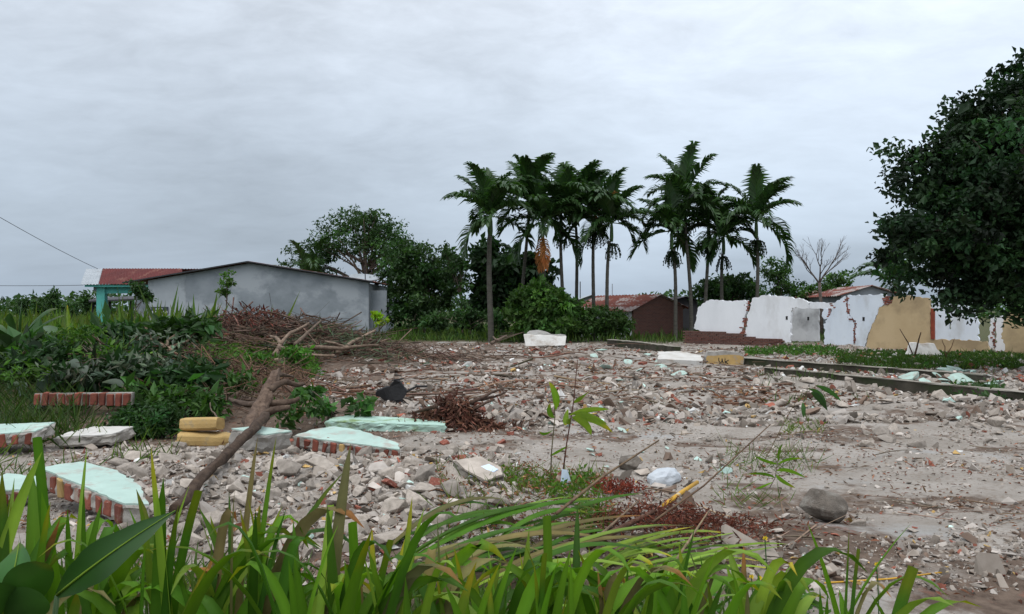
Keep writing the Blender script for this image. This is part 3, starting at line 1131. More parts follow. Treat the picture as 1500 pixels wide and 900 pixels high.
tree('shade_tree', 'huge dark dense shade tree overhanging the beige wall', 'tree', (px(1565, 21), 21, 0),
     [blob(1500, 285, 21, 170, 150), blob(1405, 365, 20.5, 100, 85), blob(1560, 190, 21.5, 150, 120), blob(1430, 220, 21.5, 85, 75),
      blob(1335, 350, 20.5, 50, 42), blob(1370, 270, 21, 62, 70), blob(1570, 390, 20, 120, 85), blob(1470, 420, 20, 95, 58), blob(1345, 410, 20.4, 38, 28), blob(1345, 200, 21, 36, 24), blob(1318, 222, 21, 18, 16), blob(1310, 300, 20.6, 20, 18), blob(1300, 372, 20.4, 22, 20), blob(1420, 140, 21.5, 40, 26), blob(1395, 150, 21.5, 22, 14), blob(1460, 112, 21.5, 35, 22)],
     680, 84, .17, M['leaf_dark'], trunk_r=.32, clump_r=.27, nlimb=46, asp=.62, up=.9, power=.46, var=.55)

tree('spreading_tree', 'tall airy tree with olive crown behind the grey house', 'tree', (px(545, 56), 56, 0),
     [blob(515, 345, 56, 55, 36), blob(560, 350, 56, 52, 40), blob(470, 375, 56, 45, 34), blob(590, 385, 55, 40, 45), blob(430, 380, 56, 26, 18), blob(535, 325, 56, 45, 20)],
     250, 40, .24, M['leaf_mid'], trunk_r=.22, clump_r=.36, nlimb=34, power=.5, asp=.45)
tree('leafy_tree', 'dense dark green tree growing beside the grey house end', 'tree', (px(620, 49), 49, 0),
     [blob(600, 400, 49, 48, 50), blob(640, 415, 49, 40, 42), blob(600, 450, 48, 45, 28), blob(660, 390, 49, 20, 30), blob(590, 375, 49, 32, 22)],
     240, 44, .26, M['leaf_mid'], trunk_r=.18, clump_r=.30, nlimb=26, asp=.5)
tree('young_tree', 'thin loose young tree between the leafy tree and palms', 'tree', (px(678, 46), 46, 0),
     [blob(665, 385, 46, 24, 20), blob(676, 405, 46, 20, 22), blob(683, 442, 45, 18, 9), blob(652, 365, 46, 14, 12)], 46, 30, .22, M['leaf_mid'], trunk_r=.06, clump_r=.22, nlimb=20)
tree('breadfruit_tree', 'dark tree with big round leaves behind first palm trunks', 'tree', (px(735, 47), 47, 0),
     [blob(715, 385, 47, 28, 34), blob(750, 410, 47, 45, 40), blob(722, 430, 47, 35, 25), blob(785, 405, 47, 25, 35)],
     150, 30, .42, M['leaf_dark'], trunk_r=.16, clump_r=.3, nlimb=18, asp=.65, base_t=(1.25, 1.25, 1.2))
tree('broadleaf_bush', 'big glossy green bush at the feet of the palm cluster', 'bush', (px(795, 40), 40, 0),
     [blob(790, 445, 40, 45, 32), blob(765, 465, 40, 30, 24), blob(830, 462, 40, 32, 28), blob(800, 478, 39.5, 50, 15)],
     200, 34, .26, M['leaf_mid'], trunk_r=.08, clump_r=.22, nlimb=18, asp=.55, base_t=(1.6, 1.55, 1.1))
tree('low_bush', 'olive low bush in front of the rusty roofed shed', 'bush', (px(880, 40.5), 40.5, 0),
     [blob(870, 470, 40.5, 34, 20), blob(905, 475, 40.5, 24, 18), blob(850, 480, 40, 30, 12)],
     120, 34, .2, M['leaf_mid'], trunk_r=.05, clump_r=.2, nlimb=14, base_t=(1.2, 1.1, .9))
tree('fence_shrub', 'dark yard shrub in grass below the leafy tree', 'bush', (px(690, 44), 44, 0),
     [blob(640, 468, 44, 30, 12), blob(690, 468, 44, 25, 14), blob(730, 470, 42, 20, 14)], 90, 30, .22, M['leaf_mid'], trunk_r=.05, clump_r=.22, nlimb=10)
tree('round_tree', 'low round bushy tree behind the white wall fragments', 'tree', (px(1062, 46), 46, 0),
     [blob(1065, 422, 46, 40, 22), blob(1040, 432, 46, 26, 18), blob(1095, 432, 46, 24, 16)], 130, 36, .24, M['leaf_mid'], trunk_r=.12, clump_r=.26, nlimb=14)
tree('sparse_tree', 'sparse light-green tree between lone palm and bare dead tree', 'tree', (px(1140, 48), 48, 0),
     [blob(1140, 405, 48, 28, 22), blob(1130, 382, 48, 16, 14), blob(1160, 425, 48, 34, 16), blob(1118, 425, 48, 16, 14)], 74, 32, .2, M['leaf_mid'], trunk_r=.07, clump_r=.24, nlimb=26, power=.6, base_t=(1.25, 1.3, 1))
tree('sparse_tree', 'leaning light-green tree between bare dead tree and tin roof', 'tree', (px(1222, 48), 48, 0),
     [blob(1232, 412, 48, 24, 12), blob(1215, 425, 48, 34, 14), blob(1250, 404, 48, 14, 7)], 52, 32, .2, M['leaf_mid'], trunk_r=.07, clump_r=.22, nlimb=24, power=.6, base_t=(1.35, 1.4, 1))
tree('sapling', 'slender sapling standing against the grey house wall', 'tree', (px(331, 40), 40, .2),
     [blob(332, 410, 40, 9, 12), blob(328, 425, 40, 10, 9), blob(336, 400, 40, 6, 5)], 16, 30, .16, M['leaf_bright'], trunk_r=.045, clump_r=.12, nlimb=6)
tree('papaya_sapling', 'leafy pale-stemmed sapling in front of the teal porch', 'tree', (px(196, 40), 40, .2),
     [blob(203, 424, 40, 10, 11), blob(212, 434, 40, 9, 8), blob(193, 416, 40, 6, 4)], 24, 22, .2, M['leaf_mid'], trunk_r=.04, clump_r=.15, nlimb=12)
for x, y, w, h, d, lb in ((32, 447, 10, 9, 70, 'small roadside shrub farthest from the teal house'), (62, 445, 16, 9, 72, 'low shrub on horizon beside the spindly tree'), (78, 434, 5, 14, 66, 'spindly thin tree on the open horizon'),
                          (128, 440, 6, 14, 64, 'spindly little tree next to the teal column'), (105, 449, 16, 7, 75, 'low horizon shrub beside the teal house')):
    tree('field_shrub', lb, 'bush', (px(x, d), d, 0), [blob(x, y, d, w, h), blob(x, (y + HZ + 8) / 2, d, w * .6, 8)], 26, 26, .26, M['leaf_mid'], trunk_r=.05, clump_r=.24, nlimb=5)

# coconut palms peeping over roofs use the palm builder below
# --- bare dead tree
dt = thing('dead_tree', 'bare leafless dead tree behind the bluish broken wall', 'tree', (px(1203, 44), 44, 0))
mb = MB()
cnt = [0]


def limb(p, d, L, r, depth):
    cnt[0] += 1
    q = p + d * L
    m = (p + q) / 2 + RG.normal(0, L * .07, 3)
    tube(mb, bez(p, m, q, 5), np.linspace(r, r * .62, 5), 5)
    if depth == 0:
        return
    for k in range(3 if depth > 1 else 2):
        nd = unit(d + RG.normal(0, .42, 3) * np.array((1, .8, .5)) + np.array((0, 0, .18)))
        limb(q if k < 2 else (p + q) / 2, nd, L * (.58 + .25 * RG.random()), r * .58, depth - 1)


tube(mb, [(0, 0, -.2), (.02, 0, 1.5), (-.1, 0, 3.2)], [.11, .10, .085], 7)
for dv in ((-.55, .1, .8), (.05, 0, 1.0), (.5, -.1, .85)):
    limb(np.array((-.1, 0, 3.15)), unit(np.array(dv)), .95, .055, 4)
for t_ in mb.t:
    t_[:] = (.8, .85, .95)
mb.obj('trunk', M['dead_wood'], dt, smooth=True)

# ------------------------------------------------------------------ palms
FROND = {}


def frond_mesh(el, L, seed, droop, mat='palm_leaf', np_=32, ll=.92, lw=.125):
    key = (el, L, seed, mat)
    if key in FROND:
        return FROND[key]
    mb = MB()
    a = math.radians(el)
    p = np.zeros(3)
    pts = [p.copy()]
    n = 15
    for i in range(n):
        p = p + np.array((math.cos(a), 0, math.sin(a))) * L / n
        a -= math.radians(droop) / n * (.6 + 1.0 * i / n)
        pts.append(p.copy())
    pts = np.array(pts)
    tube(mb, pts, np.linspace(.032, .008, len(pts)), 5, tint=(1.2, 1.3, .9))
    tg = unit(np.gradient(pts, axis=0))
    for i in range(np_):
        t = .14 + .86 * i / (np_ - 1)
        k = t * n
        j = min(int(k), n - 1)
        q = pts[j] + (pts[j + 1] - pts[j]) * (k - j)
        tt = tg[j]
        up = np.array((-tt[2], 0, tt[0]))
        ln = ll * (math.sin(min(1, t * 1.25 + .12) * math.pi * .62) ** .8) * (1 - .45 * max(0, t - .6) / .4)
        for s in (-1, 1):
            side = np.array((0, s, 0))
            d1 = unit(side * (1.0 - .45 * t) + tt * (.55 + .7 * t) + up * (.45 + RG.normal(0, .14)) + RG.normal(0, .07, 3))
            m = q + d1 * ln * .5
            d2 = unit(d1 + np.array((0, 0, -.75 - RG.random() * .35)))
            e = m + d2 * ln * .5
            wv = unit(np.cross(d1, np.cross(d1, up) + RG.normal(0, .2, 3))) * lw * .5
            wv = unit(tt - d1 * (tt @ d1) + up * .3) * lw * .5
            tn = tuple(tints(1, .18, .06)[0])
            mb.add(np.array([q - wv * .6, q + wv * .6, m + wv, m - wv, e]), [np.array([(0, 1, 2, 3)]), np.array([(3, 2, 4)])], tn)
    me = mb.mesh('frond')
    me.materials.append(M[mat])
    FROND[key] = me
    return me


def fruit_mesh(seed):
    mb = MB()
    for k in range(26):
        a = RG.random() * 6.28
        r0 = .12 + RG.random() * .28
        p0 = np.array((0, 0, 0))
        p1 = np.array((math.cos(a) * r0, math.sin(a) * r0, -.05 - .1 * RG.random()))
        p2 = p1 + np.array((math.cos(a) * .08, math.sin(a) * .08, -.3 - .35 * RG.random()))
        st = bez(p0, p1 + np.array((0, 0, .15)), p2, 7)
        tube(mb, st, .012, 4, tint=(1, 1, .7))
        for q in st[2:]:
            V = q + RG.normal(0, .02, 3) + np.array([(1, 0, 0), (-1, 0, 0), (0, 1, 0), (0, -1, 0), (0, 0, 1.3), (0, 0, -1.3)]) * .036
            mb.add(V, np.array([(0, 2, 4), (2, 1, 4), (1, 3, 4), (3, 0, 4), (2, 0, 5), (1, 2, 5), (3, 1, 5), (0, 3, 5)]), (1.1, .9, .6))
    me = mb.mesh('fruit_cluster')
    me.materials.append(M['leaf_dark'])
    return me


FRUIT = [fruit_mesh(i) for i in range(3)]


def palm(label, xb, xt, ytop, d, fr=11, fruit=0, L=2.2, dead=(), group='areca palms', r0=.088, name='areca_palm', els=None, shaft=True, fscale=1.0):
    bx, tx = px(xb, d), px(xt, d)
    zt = pz(ytop, d)                         # where the fronds leave the trunk
    r = thing(name, label, 'palm', (bx, d, 0), group=group)
    mb = MB()
    n = 26
    z = np.linspace(-.2, zt - .9 * shaft, n)
    t = z / zt
    xs_ = (tx - bx) * (t ** 1.6 * np.sign(t)) + .05 * np.sin(t * 5 + xb)
    rad = r0 * (1.25 - .45 * t) * (1 + .06 * (np.arange(n) % 2))
    tube(mb, np.column_stack([np.nan_to_num(xs_), np.zeros(n), z]), rad, 9)
    mb.obj('trunk', M['palm_bark'], r, smooth=True)
    top = np.array((tx - bx, 0, zt))
    if shaft:
        mb = MB()
        tube(mb, [top + (0, 0, -.95), top + (0, 0, -.7), top + (0, 0, -.2), top + (0, 0, .12)], [r0 * .9, r0 * 1.15, r0 * 1.0, r0 * .5], 9)
        mb.obj('crownshaft', M['palm_shaft'], r, smooth=True)
    els = els or [86, 76, 68, 62, 55, 48, 40, 32, 22, 10, -5, 65, 52, 28, -20]
    els = [e_ + RG.normal(0, 0) for e_ in els]
    for i in range(fr):
        el = els[i % len(els)]
        sd = RG.integers(2)
        dr = {True: 34, False: 62}[el > 55] + (0 if sd else 18)
        me = frond_mesh(el, L, int(sd), dr)
        o = link('frond', me, None, r, loc=top + np.array((0, 0, .05)), rot=(0, 0, i * 2.39996 + RG.normal(0, .25) + xb), scale=(fscale * (1.07 + RG.normal(0, .10)),) * 3)
    for (ang, el) in dead:
        me = frond_mesh(el, 1.9, 5, 20, 'dead_frond', np_=22, ll=.62, lw=.07)
        link('dead_frond', me, None, r, loc=top + np.array((0, 0, -.6)), rot=(0, 0, ang))['label'] = 'orange dead frond hanging down'
    for i in range(fruit):
        a = i * 2.2 + xb
        link('fruit_cluster', FRUIT[i % 3], None, r, loc=top + np.array((math.cos(a) * .14, math.sin(a) * .14, -1.05)), rot=(0, 0, a), scale=(1.15,) * 3)
    return r


palm('stout palm next to the leafy tree, end of its cluster', 718, 718, 318, 39.5, fr=16, L=2.5, r0=.125)
palm('palm with trunk hidden by bush foliage beside the stout palm', 764, 775, 296, 42, fr=15, L=2.45)
palm('palm with orange dead frond drooping into the broadleaf bush', 800, 795, 326, 41, fr=15, L=2.4, dead=[(-1.4, -62), (-1.9, -70)])
palm('slim green-trunked palm next to the orange dead frond', 824, 822, 312, 42, fr=14, fruit=1, L=2.4)
palm('palm behind the slim green-trunked one, with tall feathery crown', 846, 842, 309, 43.5, fr=15, L=2.45)
palm('palm with orange dead leaf sheath, trunk beside the rusty roof', 868, 872, 312, 42, fr=15, fruit=2, L=2.4, dead=[(-.6, 62)])
palm('outermost palm of its cluster, trunk before the rusty roof', 887, 896, 328, 41.5, fr=15, fruit=1, L=2.4)
palm('palm with low drooping fronds beside the brick shed corner', 991, 984, 340, 42, fr=15, fruit=2, L=2.3)
palm('tallest palm, standing by the brick footing end', 1012, 1003, 295, 42.5, fr=16, fruit=2, L=2.5)
palm('palm with hanging fruit between the tallest and the densest crown', 1034, 1038, 326, 43, fr=14, fruit=2, L=2.2)
palm('dense dark-crowned palm over the low round tree', 1057, 1060, 348, 43.5, fr=15, fruit=1, L=2.2)
palm('palm standing apart behind the tallest white wall fragment', 1110, 1108, 324, 42, fr=15, fruit=2, L=2.45)
palm('short coconut palm behind the grey house roof', 458, 455, 412, 55, fr=12, L=2.9, group='coconut palms', name='coconut_palm', shaft=False)
palm('short coconut palm behind the tin roof and shade tree', 1312, 1312, 418, 47, fr=11, L=2.6, group='coconut palms', name='coconut_palm', shaft=False)

# ------------------------------------------------------------------ far woodland and field grass
mb = MB()
n = 15000
X = RG.uniform(-230, 230, n)
Y = RG.uniform(150, 190, n)
hm = 3.0 + 3.0 * vnoise(X / 9, X * 0, 31) ** 1.5
C = np.column_stack([X, Y, RG.random(n) ** .8 * hm])
leaves(mb, C, rdir(n), rdir(n, .6), 1.3, .9, .2, tints(n, .3, .1))
tag(mb.obj('far_woodland', M['leaf_mid'], None), 'low far-off belt of green scrub along the horizon', 'woodland', kind='stuff')


def grass_stuff(name, label, X, Y, h, w, mat, cat='grass', lean=.35, tb=(1, 1, 1), z=None):
    n = len(X)
    Z = terr(X, Y) if z is None else z
    C = np.column_stack([X, Y, Z - .01])
    D = unit(np.column_stack([RG.normal(0, lean, n), RG.normal(0, lean, n), np.ones(n)]))
    N = unit(np.column_stack([RG.normal(0, .6, n), -np.ones(n), RG.normal(0, .4, n)]))
    mb = MB()
    leaves(mb, C, D, N, h * np.exp(RG.normal(0, .3, n)), w, .2, tints(n, .25, .12, tb))
    return tag(mb.obj(name, mat, None), label, cat, kind='stuff')


n = 16000
Y = RG.uniform(24, 100, n)
k = RG.uniform(-.85, -.30, n)
X = Y * k
ok = (X < -9.5) | (Y > 48)
grass_stuff('field_grass', 'tall rank yellow-green grass in the field by the teal house', X[ok], Y[ok], .95, .12, M['grass'], tb=(1.25, 1.15, .9))
n = 9000
Y = RG.uniform(38.5, 62, n)
X = RG.uniform(-12, 22, n)
grass_stuff('yard_grass', 'grass under the palms and trees behind the plot', X, Y, .45, .06, M['grass'], tb=(.85, .85, .8))


def px_scatter(n, x0, x1, d0, d1, slope=0):
    d = RG.uniform(d0, d1, n)
    return px(RG.uniform(x0, x1, n), d) + slope * (d - d0), d


# weed strips between the beams and before the walls
def weed_patch(name, label, X, Y, leaf, h, mat, tb=(1, 1, 1), asp=.5, cat='weeds', nper=7):
    n = len(X)
    C0 = np.column_stack([X, Y, terr(X, Y)])
    C = np.repeat(C0, nper, 0)
    m = len(C)
    C = C + np.column_stack([RG.normal(0, h * .35, m), RG.normal(0, h * .35, m), np.abs(RG.normal(0, h * .45, m))])
    mb = MB()
    L = leaf * np.exp(RG.normal(0, .3, m))
    leaves(mb, C, unit(rdir(m) + np.array((0, 0, .25))), rdir(m, 1.0), L, L * asp, .2, np.repeat(tints(n, .28, .1, tb), nper, 0))
    return tag(mb.obj(name, mat, None), label, cat, kind='stuff')


def scat_mask(n, x0, x1, y0, y1, seed, thr=.45):
    """scatter over ground rows given as picture rows, thinned by noise"""
    out = []
    d0, d1 = 1840 / (y1 - HZ), 1840 / (y0 - HZ)
    d = RG.uniform(d0, d1, n)
    X = px(RG.uniform(x0, x1, n), d)
    k = vnoise(X / 1.2, d / 1.2, seed) > thr
    return X[k], d[k]


X, Y = scat_mask(2600, 1225, 1560, 519, 542, 41, .25)
weed_patch('weed_strip', 'thick green weeds in front of the beige wall', X, Y, .10, .085, M['leaf_mid'], (1.2, 1.15, .7), nper=5)
X, Y = scat_mask(7000, 1225, 1560, 519, 543, 41, .2)
grass_stuff('strip_grass', 'olive grass mixed in the weeds before the beige wall', X, Y, .17, .02, M['grass'], lean=.7, tb=(.8, .8, .65))
X, Y = scat_mask(500, 1092, 1225, 513, 524, 42, .4)
weed_patch('weed_strip', 'small bright weed patch behind the yellow block', X, Y, .10, .14, M['leaf_bright'], (.8, .9, .8))
X, Y = scat_mask(700, 1110, 1500, 548, 596, 143, .58)
grass_stuff('beam_grass', 'grass tufts growing along the foundation beams', X, Y, .2, .018, M['grass'], lean=.6, tb=(.7, .75, .6))
X, Y = scat_mask(160, 1395, 1470, 565, 590, 43, .35)
weed_patch('beam_weeds', 'small dark weed tuft growing at the foundation beam', X, Y, .1, .16, M['leaf_mid'])
X, Y = scat_mask(2600, 275, 465, 520, 558, 44, .1)
weed_patch('weed_patch', 'bright green ground weeds on the earth bank before brush pile', X, Y, .10, .16, M['leaf_bright'], (1.0, 1.05, .8))
X, Y = scat_mask(900, 560, 720, 478, 500, 45, .3)
weed_patch('yard_weeds', 'dark low weeds along the plot edge beneath the leafy tree', X, Y, .2, .3, M['leaf_mid'])

# ------------------------------------------------------------------ rubble


def lump_mesh(name, seed, flat=.65, n=13, bev=0.0):
    rr = np.random.default_rng(seed)
    p = unit(rr.normal(0, 1, (n, 3))) * rr.uniform(.75, 1.05, (n, 1)) * np.array((.5, .42 + .12 * rr.random(), .5 * flat))
    # shear a couple of flat broken faces
    for k in range(2):
        d = unit(rr.normal(0, 1, 3))
        s = p @ d
        p = p - np.maximum(s - .26, 0)[:, None] * d
    bm = bmesh.new()
    for q in p:
        bm.verts.new(q)
    bmesh.ops.convex_hull(bm, input=bm.verts[:])
    bmesh.ops.delete(bm, geom=[v for v in bm.verts if not v.link_faces], context='VERTS')
    bmesh.ops.bevel(bm, geom=bm.edges[:], offset=.018, segments=1, affect='EDGES')
    me = bpy.data.meshes.new(name)
    bm.to_mesh(me)
    bm.free()
    return me


LUMPS = [lump_mesh('rubble', 100 + i, .5 + .35 * (i % 4) / 3) for i in range(14)]
FLATS = [lump_mesh('flake', 200 + i, .24, 15) for i in range(6)]
BRICKS = []
for i in range(6):
    me = boxmesh('brick_fragment', (1.0, .62 + .1 * (i % 2), .42), 0, .07)
    BRICKS.append(me)


def recolour(meshes, mat):
    out = []
    for me in meshes:
        m2 = me.copy()
        m2.materials.clear()
        m2.materials.append(M[mat])
        out.append(m2)
    return out


POOL = {'concrete': recolour(LUMPS, 'concrete') + recolour(FLATS[:3], 'concrete'), 'brick': recolour(BRICKS, 'brick'), 'ochre': recolour(LUMPS[:4] + FLATS[:1], 'ochre'),
        'mint': recolour(FLATS, 'mint'), 'rock': recolour(LUMPS[:5], 'rock')}


MARKS = [(hit(x_, y_)[:2], w_) for x_, y_, w_ in (
    (300, 665, 'below the ochre mouldings'), (320, 700, 'against the long slanting log'), (200, 720, 'beside the large brick-edged mint slab'), (400, 690, 'at the triangular mint-topped block'),
    (500, 690, 'below the striped mint slab'), (600, 690, 'between striped slab and leaning concrete slab'), (660, 720, 'around the leaning mossy concrete slab'), (720, 690, 'by the bluish wrapper'),
    (620, 770, 'at the edge of the flattened grass'), (480, 760, 'behind the highest grass blade'), (380, 740, 'beside the lower log end'), (540, 730, 'in the middle of the pale rubble pile'), (300, 780, 'behind the roadside grass below the log'),
    (430, 800, 'at the grassy foot of the pale rubble pile'), (1120, 570, 'at the yellow block end of the long mossy beam'), (1200, 575, 'along the middle of the long mossy beam'), (1290, 585, 'under the face of the long mossy beam'),
    (1390, 600, 'below the weed tuft of the beam'), (1480, 620, 'past the shade-tree end of the long mossy beam'), (1300, 640, 'on open ground before the long mossy beam'), (1200, 640, 'near the yellow-green tuft'), (1230, 750, 'around the dark boulder'),
    (1400, 720, 'on the smooth trodden ground'), (1120, 680, 'by the arching sprout'), (830, 640, 'around the seedlings'), (680, 650, 'by the withered leaf heap'), (900, 620, 'on the bare middle floor'), (960, 580, 'in the rubble middle before the pale slab'),
    (640, 560, 'behind the charred sheet'), (780, 560, 'in the brown fragments behind the seedlings'), (1030, 545, 'below the yellow block'), (900, 520, 'between propped white slab and flat pale slab'), (800, 515, 'before the propped white slab'), (640, 505, 'between brush pile and propped white slab'),
    (560, 520, 'at the rubble-side foot of the brush pile'), (970, 505, 'by the beam at the brick shed'), (1400, 555, 'between the two foundation beams'))]


def describe(kind, noun, x, y, size):
    w_ = min(MARKS, key=lambda m: (m[0][0] - x) ** 2 + (m[0][1] - y) ** 2)[1]
    s_ = {'rubble': 1.0, 'brick': .8, 'stone': .6, 'slab': 2.4}.get(noun, 1.0) * (1 + y / 25)
    a_ = 'large' if size > .24 * s_ else 'middle-sized' if size > .16 * s_ else 'small'
    k_ = {'concrete': 'pale concrete lump' if noun != 'stone' else 'grey stone', 'brick': 'broken red brick', 'ochre': 'ochre painted chunk', 'mint': 'mint plaster flake' if noun != 'slab' else 'broken mint slab'}[kind]
    return '%s %s %s' % (a_, k_, w_)


def chunk(kind, x, y, size, label, cat, group, name, sink=.3, zadd=0.0):
    me = random.choice(POOL[kind])
    label = describe(kind, cat, x, y, size)
    group = label + ' set'
    z = T(x, y) + size * (.5 * .6 - sink * .5) * .8 + zadd
    o = link(name, me, None, None, (x, y, z), (RG.normal(0, .28), RG.normal(0, .28), RG.uniform(0, 6.28)), (size * RG.uniform(.85, 1.25), size * RG.uniform(.8, 1.1), size * RG.uniform(.75, 1.05)))
    return tag(o, label, cat, group)


taken = []


def free(x, y, r):
    for (a, b, c) in taken:
        if (a - x) ** 2 + (b - y) ** 2 < (c + r) ** 2:
            return False
    taken.append((x, y, r))
    return True


def strew(kind, n, x0, x1, y0, y1, s0, s1, label, cat, group, name, tight=.36, skew=1.6):
    k = 0
    for _ in range(n * 12):
        if k >= n:
            break
        p = hit(random.uniform(x0, x1), random.uniform(y0, y1))
        s = s0 + (s1 - s0) * random.random() ** skew
        if not free(p[0], p[1], s * tight):
            continue
        chunk(kind, p[0], p[1], s, label, cat, group, name)
        k += 1


strew('concrete', 12, 560, 740, 690, 775, .22, .34, 'big pale broken concrete lump in the near pile by the weeds', 'rubble', 'big concrete lumps of the near pile', 'concrete_lump')
strew('concrete', 9, 180, 330, 655, 700, .2, .34, 'big pale concrete lump beside the large mint slab', 'rubble', 'concrete lumps beside the mint slab', 'concrete_lump')
strew('concrete', 190, 170, 745, 655, 815, .12, .30, 'pale broken concrete lump in the near rubble pile', 'rubble', 'concrete lumps of the near pile', 'concrete_lump')
strew('concrete', 46, 1090, 1420, 556, 600, .14, .42, 'pale concrete lump in the row along the foundation beam', 'rubble', 'concrete lumps along the beam', 'concrete_lump')
strew('concrete', 40, 1260, 1500, 580, 660, .10, .30, 'pale concrete lump scattered at the open right side of plot', 'rubble', 'concrete lumps scattered at the right', 'concrete_lump')
strew('concrete', 14, 1100, 1480, 660, 800, .05, .16, 'small stone lying on the trodden pale ground', 'stone', 'small stones on trodden ground', 'stone', skew=2.5)
strew('ochre', 10, 380, 740, 670, 770, .07, .14, 'ochre painted plaster chunk in the near pile', 'rubble', 'ochre chunks in the near pile', 'painted_chunk')
strew('ochre', 6, 1090, 1300, 560, 620, .12, .26, 'ochre painted chunk among lumps by the foundation beam', 'rubble', 'ochre chunks by the beam', 'painted_chunk')
strew('brick', 16, 560, 760, 640, 720, .07, .15, 'broken red brick piece behind the near rubble pile', 'brick', 'brick pieces behind the near pile', 'brick_fragment')
strew('brick', 42, 600, 1000, 540, 640, .07, .17, 'broken red brick piece in the middle of the plot', 'brick', 'brick pieces mid plot', 'brick_fragment')
strew('brick', 30, 560, 1000, 497, 535, .14, .24, 'broken red brick piece in far brown rubble', 'brick', 'brick pieces in far rubble', 'brick_fragment')
strew('mint', 16, 700, 1000, 590, 690, .08, .2, 'mint painted plaster flake on the pale rubble floor', 'rubble', 'mint flakes mid plot', 'plaster_flake')
strew('mint', 16, 1330, 1475, 545, 572, .3, .75, 'broken pale mint slab between the foundation beams', 'slab', 'pale mint slabs between beams', 'broken_slab', tight=.25)
strew('mint', 10, 860, 1010, 515, 560, .2, .5, 'mint plaster piece in far rubble near the yellow block', 'rubble', 'mint pieces in far rubble', 'plaster_flake')

# chips too many and too small to count
TPL = []
for me in LUMPS[:6] + FLATS[:3]:
    bm = bmesh.new()
    rr = np.random.default_rng(len(TPL))
    for q in unit(rr.normal(0, 1, (8, 3))) * np.array((.5, .42, .26)):
        bm.verts.new(q)
    bmesh.ops.convex_hull(bm, input=bm.verts[:])
    bm.verts.ensure_lookup_table()
    bm.verts.index_update()
    TPL.append((np.array([v.co for v in bm.verts]), np.array([[v.index for v in f.verts] for f in bm.faces])))
    bm.free()

PAL = np.array([(.42, .38, .34), (.35, .305, .26), (.26, .225, .19), (.26, .09, .06), (.17, .12, .09), (.50, .68, .62), (.48, .32, .12), (.62, .62, .60)])


def chip_stuff(name, label, X, Y, S, probs):
    mb = MB()
    n = len(X)
    Z = terr(X, Y)
    which = RG.integers(len(TPL), size=n)
    colk = RG.choice(len(PAL), n, p=np.array(probs) / sum(probs))
    colr = PAL[colk] * np.exp(RG.normal(0, .2, (n, 1)))
    for t, (tv, tf) in enumerate(TPL):
        k = np.nonzero(which == t)[0]
        m = len(k)
        if not m:
            continue
        q = RG.normal(0, 1, (m, 4)) * np.array((.35, .35, 1, 1))
        q /= np.linalg.norm(q, axis=1)[:, None]
        x_, y_, z_, w_ = q.T
        Rm = np.stack([np.stack([1 - 2 * (y_ ** 2 + z_ ** 2), 2 * (x_ * y_ - z_ * w_), 2 * (x_ * z_ + y_ * w_)], -1),
                       np.stack([2 * (x_ * y_ + z_ * w_), 1 - 2 * (x_ ** 2 + z_ ** 2), 2 * (y_ * z_ - x_ * w_)], -1),
                       np.stack([2 * (x_ * z_ - y_ * w_), 2 * (y_ * z_ + x_ * w_), 1 - 2 * (x_ ** 2 + y_ ** 2)], -1)], 1)
        sc = np.minimum(S[k], .30)[:, None] * RG.uniform(.7, 1.25, (m, 3)) * np.array((1, 1, .85))
        V = np.einsum('mij,mvj->mvi', Rm, tv[None] * sc[:, None, :])
        V += np.stack([X[k], Y[k], Z[k] + S[k] * .10], -1)[:, None, :]
        F = (np.arange(m)[:, None, None] * len(tv) + tf[None]).reshape(-1, 3)
        mb.add(V.reshape(-1, 3), F, np.repeat(colr[k], len(tv), 0))
    return tag(mb.obj(name, M['chips'], None), label, 'rubble', kind='stuff')


def wscatter(n, d0, d1, x0, x1, seed, scale, lo):
    """world scatter over the plot, density falling with distance, clustered by noise"""
    d = d0 * (d1 / d0) ** RG.random(n)
    X = px(RG.uniform(x0, x1, n), d)
    v = .6 * vnoise(X / scale, d / (scale * .6), seed) + .4 * vnoise(X / (scale * .3), d / (scale * .2), seed + 1)
    k = (RG.random(n) < np.clip((v - lo - .06) * 5.0, .05, 1)) & (in_site(X, d) > .5)
    return X[k], d[k]


X, Y = wscatter(32000, 4.4, 12, -60, 1620, 51, 1.1, .36)
chip_stuff('rubble_chips', 'countless small concrete and brick chips around the pale rubble pile', X, Y, np.exp(RG.normal(-3.6, .62, len(X))), (5, 5, 4, .6, 1.6, .12, .25, .12))
X, Y = px(RG.uniform(150, 770, 5200), 1), 0
d = RG.uniform(5.2, 9.0, 5200)
X = px(RG.uniform(160, 760, 5200), d)
chip_stuff('pile_chips', 'small pale broken pieces filling the rubble pile by the slabs', X, d, np.exp(RG.normal(-2.8, .45, len(X))), (8, 5, 2, .3, .6, .2, .3, .4))
X, Y = wscatter(42000, 11, 38, 430, 1620, 61, 2.0, .36)
brown = X < 3 + RG.normal(0, 2, len(X))
a = (Y > 19) & brown
chip_stuff('rubble_fragments', 'pale concrete fragments spread over the middle ground', X[~a], Y[~a], np.exp(RG.normal(-2.55, .62, (~a).sum())), (6, 5, 5, .7, 2, .2, .15, .35))
chip_stuff('brown_rubble', 'brown broken brick and wood fragments before the palms', X[a], Y[a], np.exp(RG.normal(-2.4, .65, a.sum())), (4, 3, 4, 1.0, 3.5, .2, .1, .5))
X, Y = scat_mask(2600, 1130, 1500, 515, 560, 62, .3)
chip_stuff('wall_rubble', 'fallen plaster and brick pieces at foot of broken walls', X, Y, np.exp(RG.normal(-2.2, .5, len(X))), (4, 3, 3, 2.2, 2, .3, .3, 3))


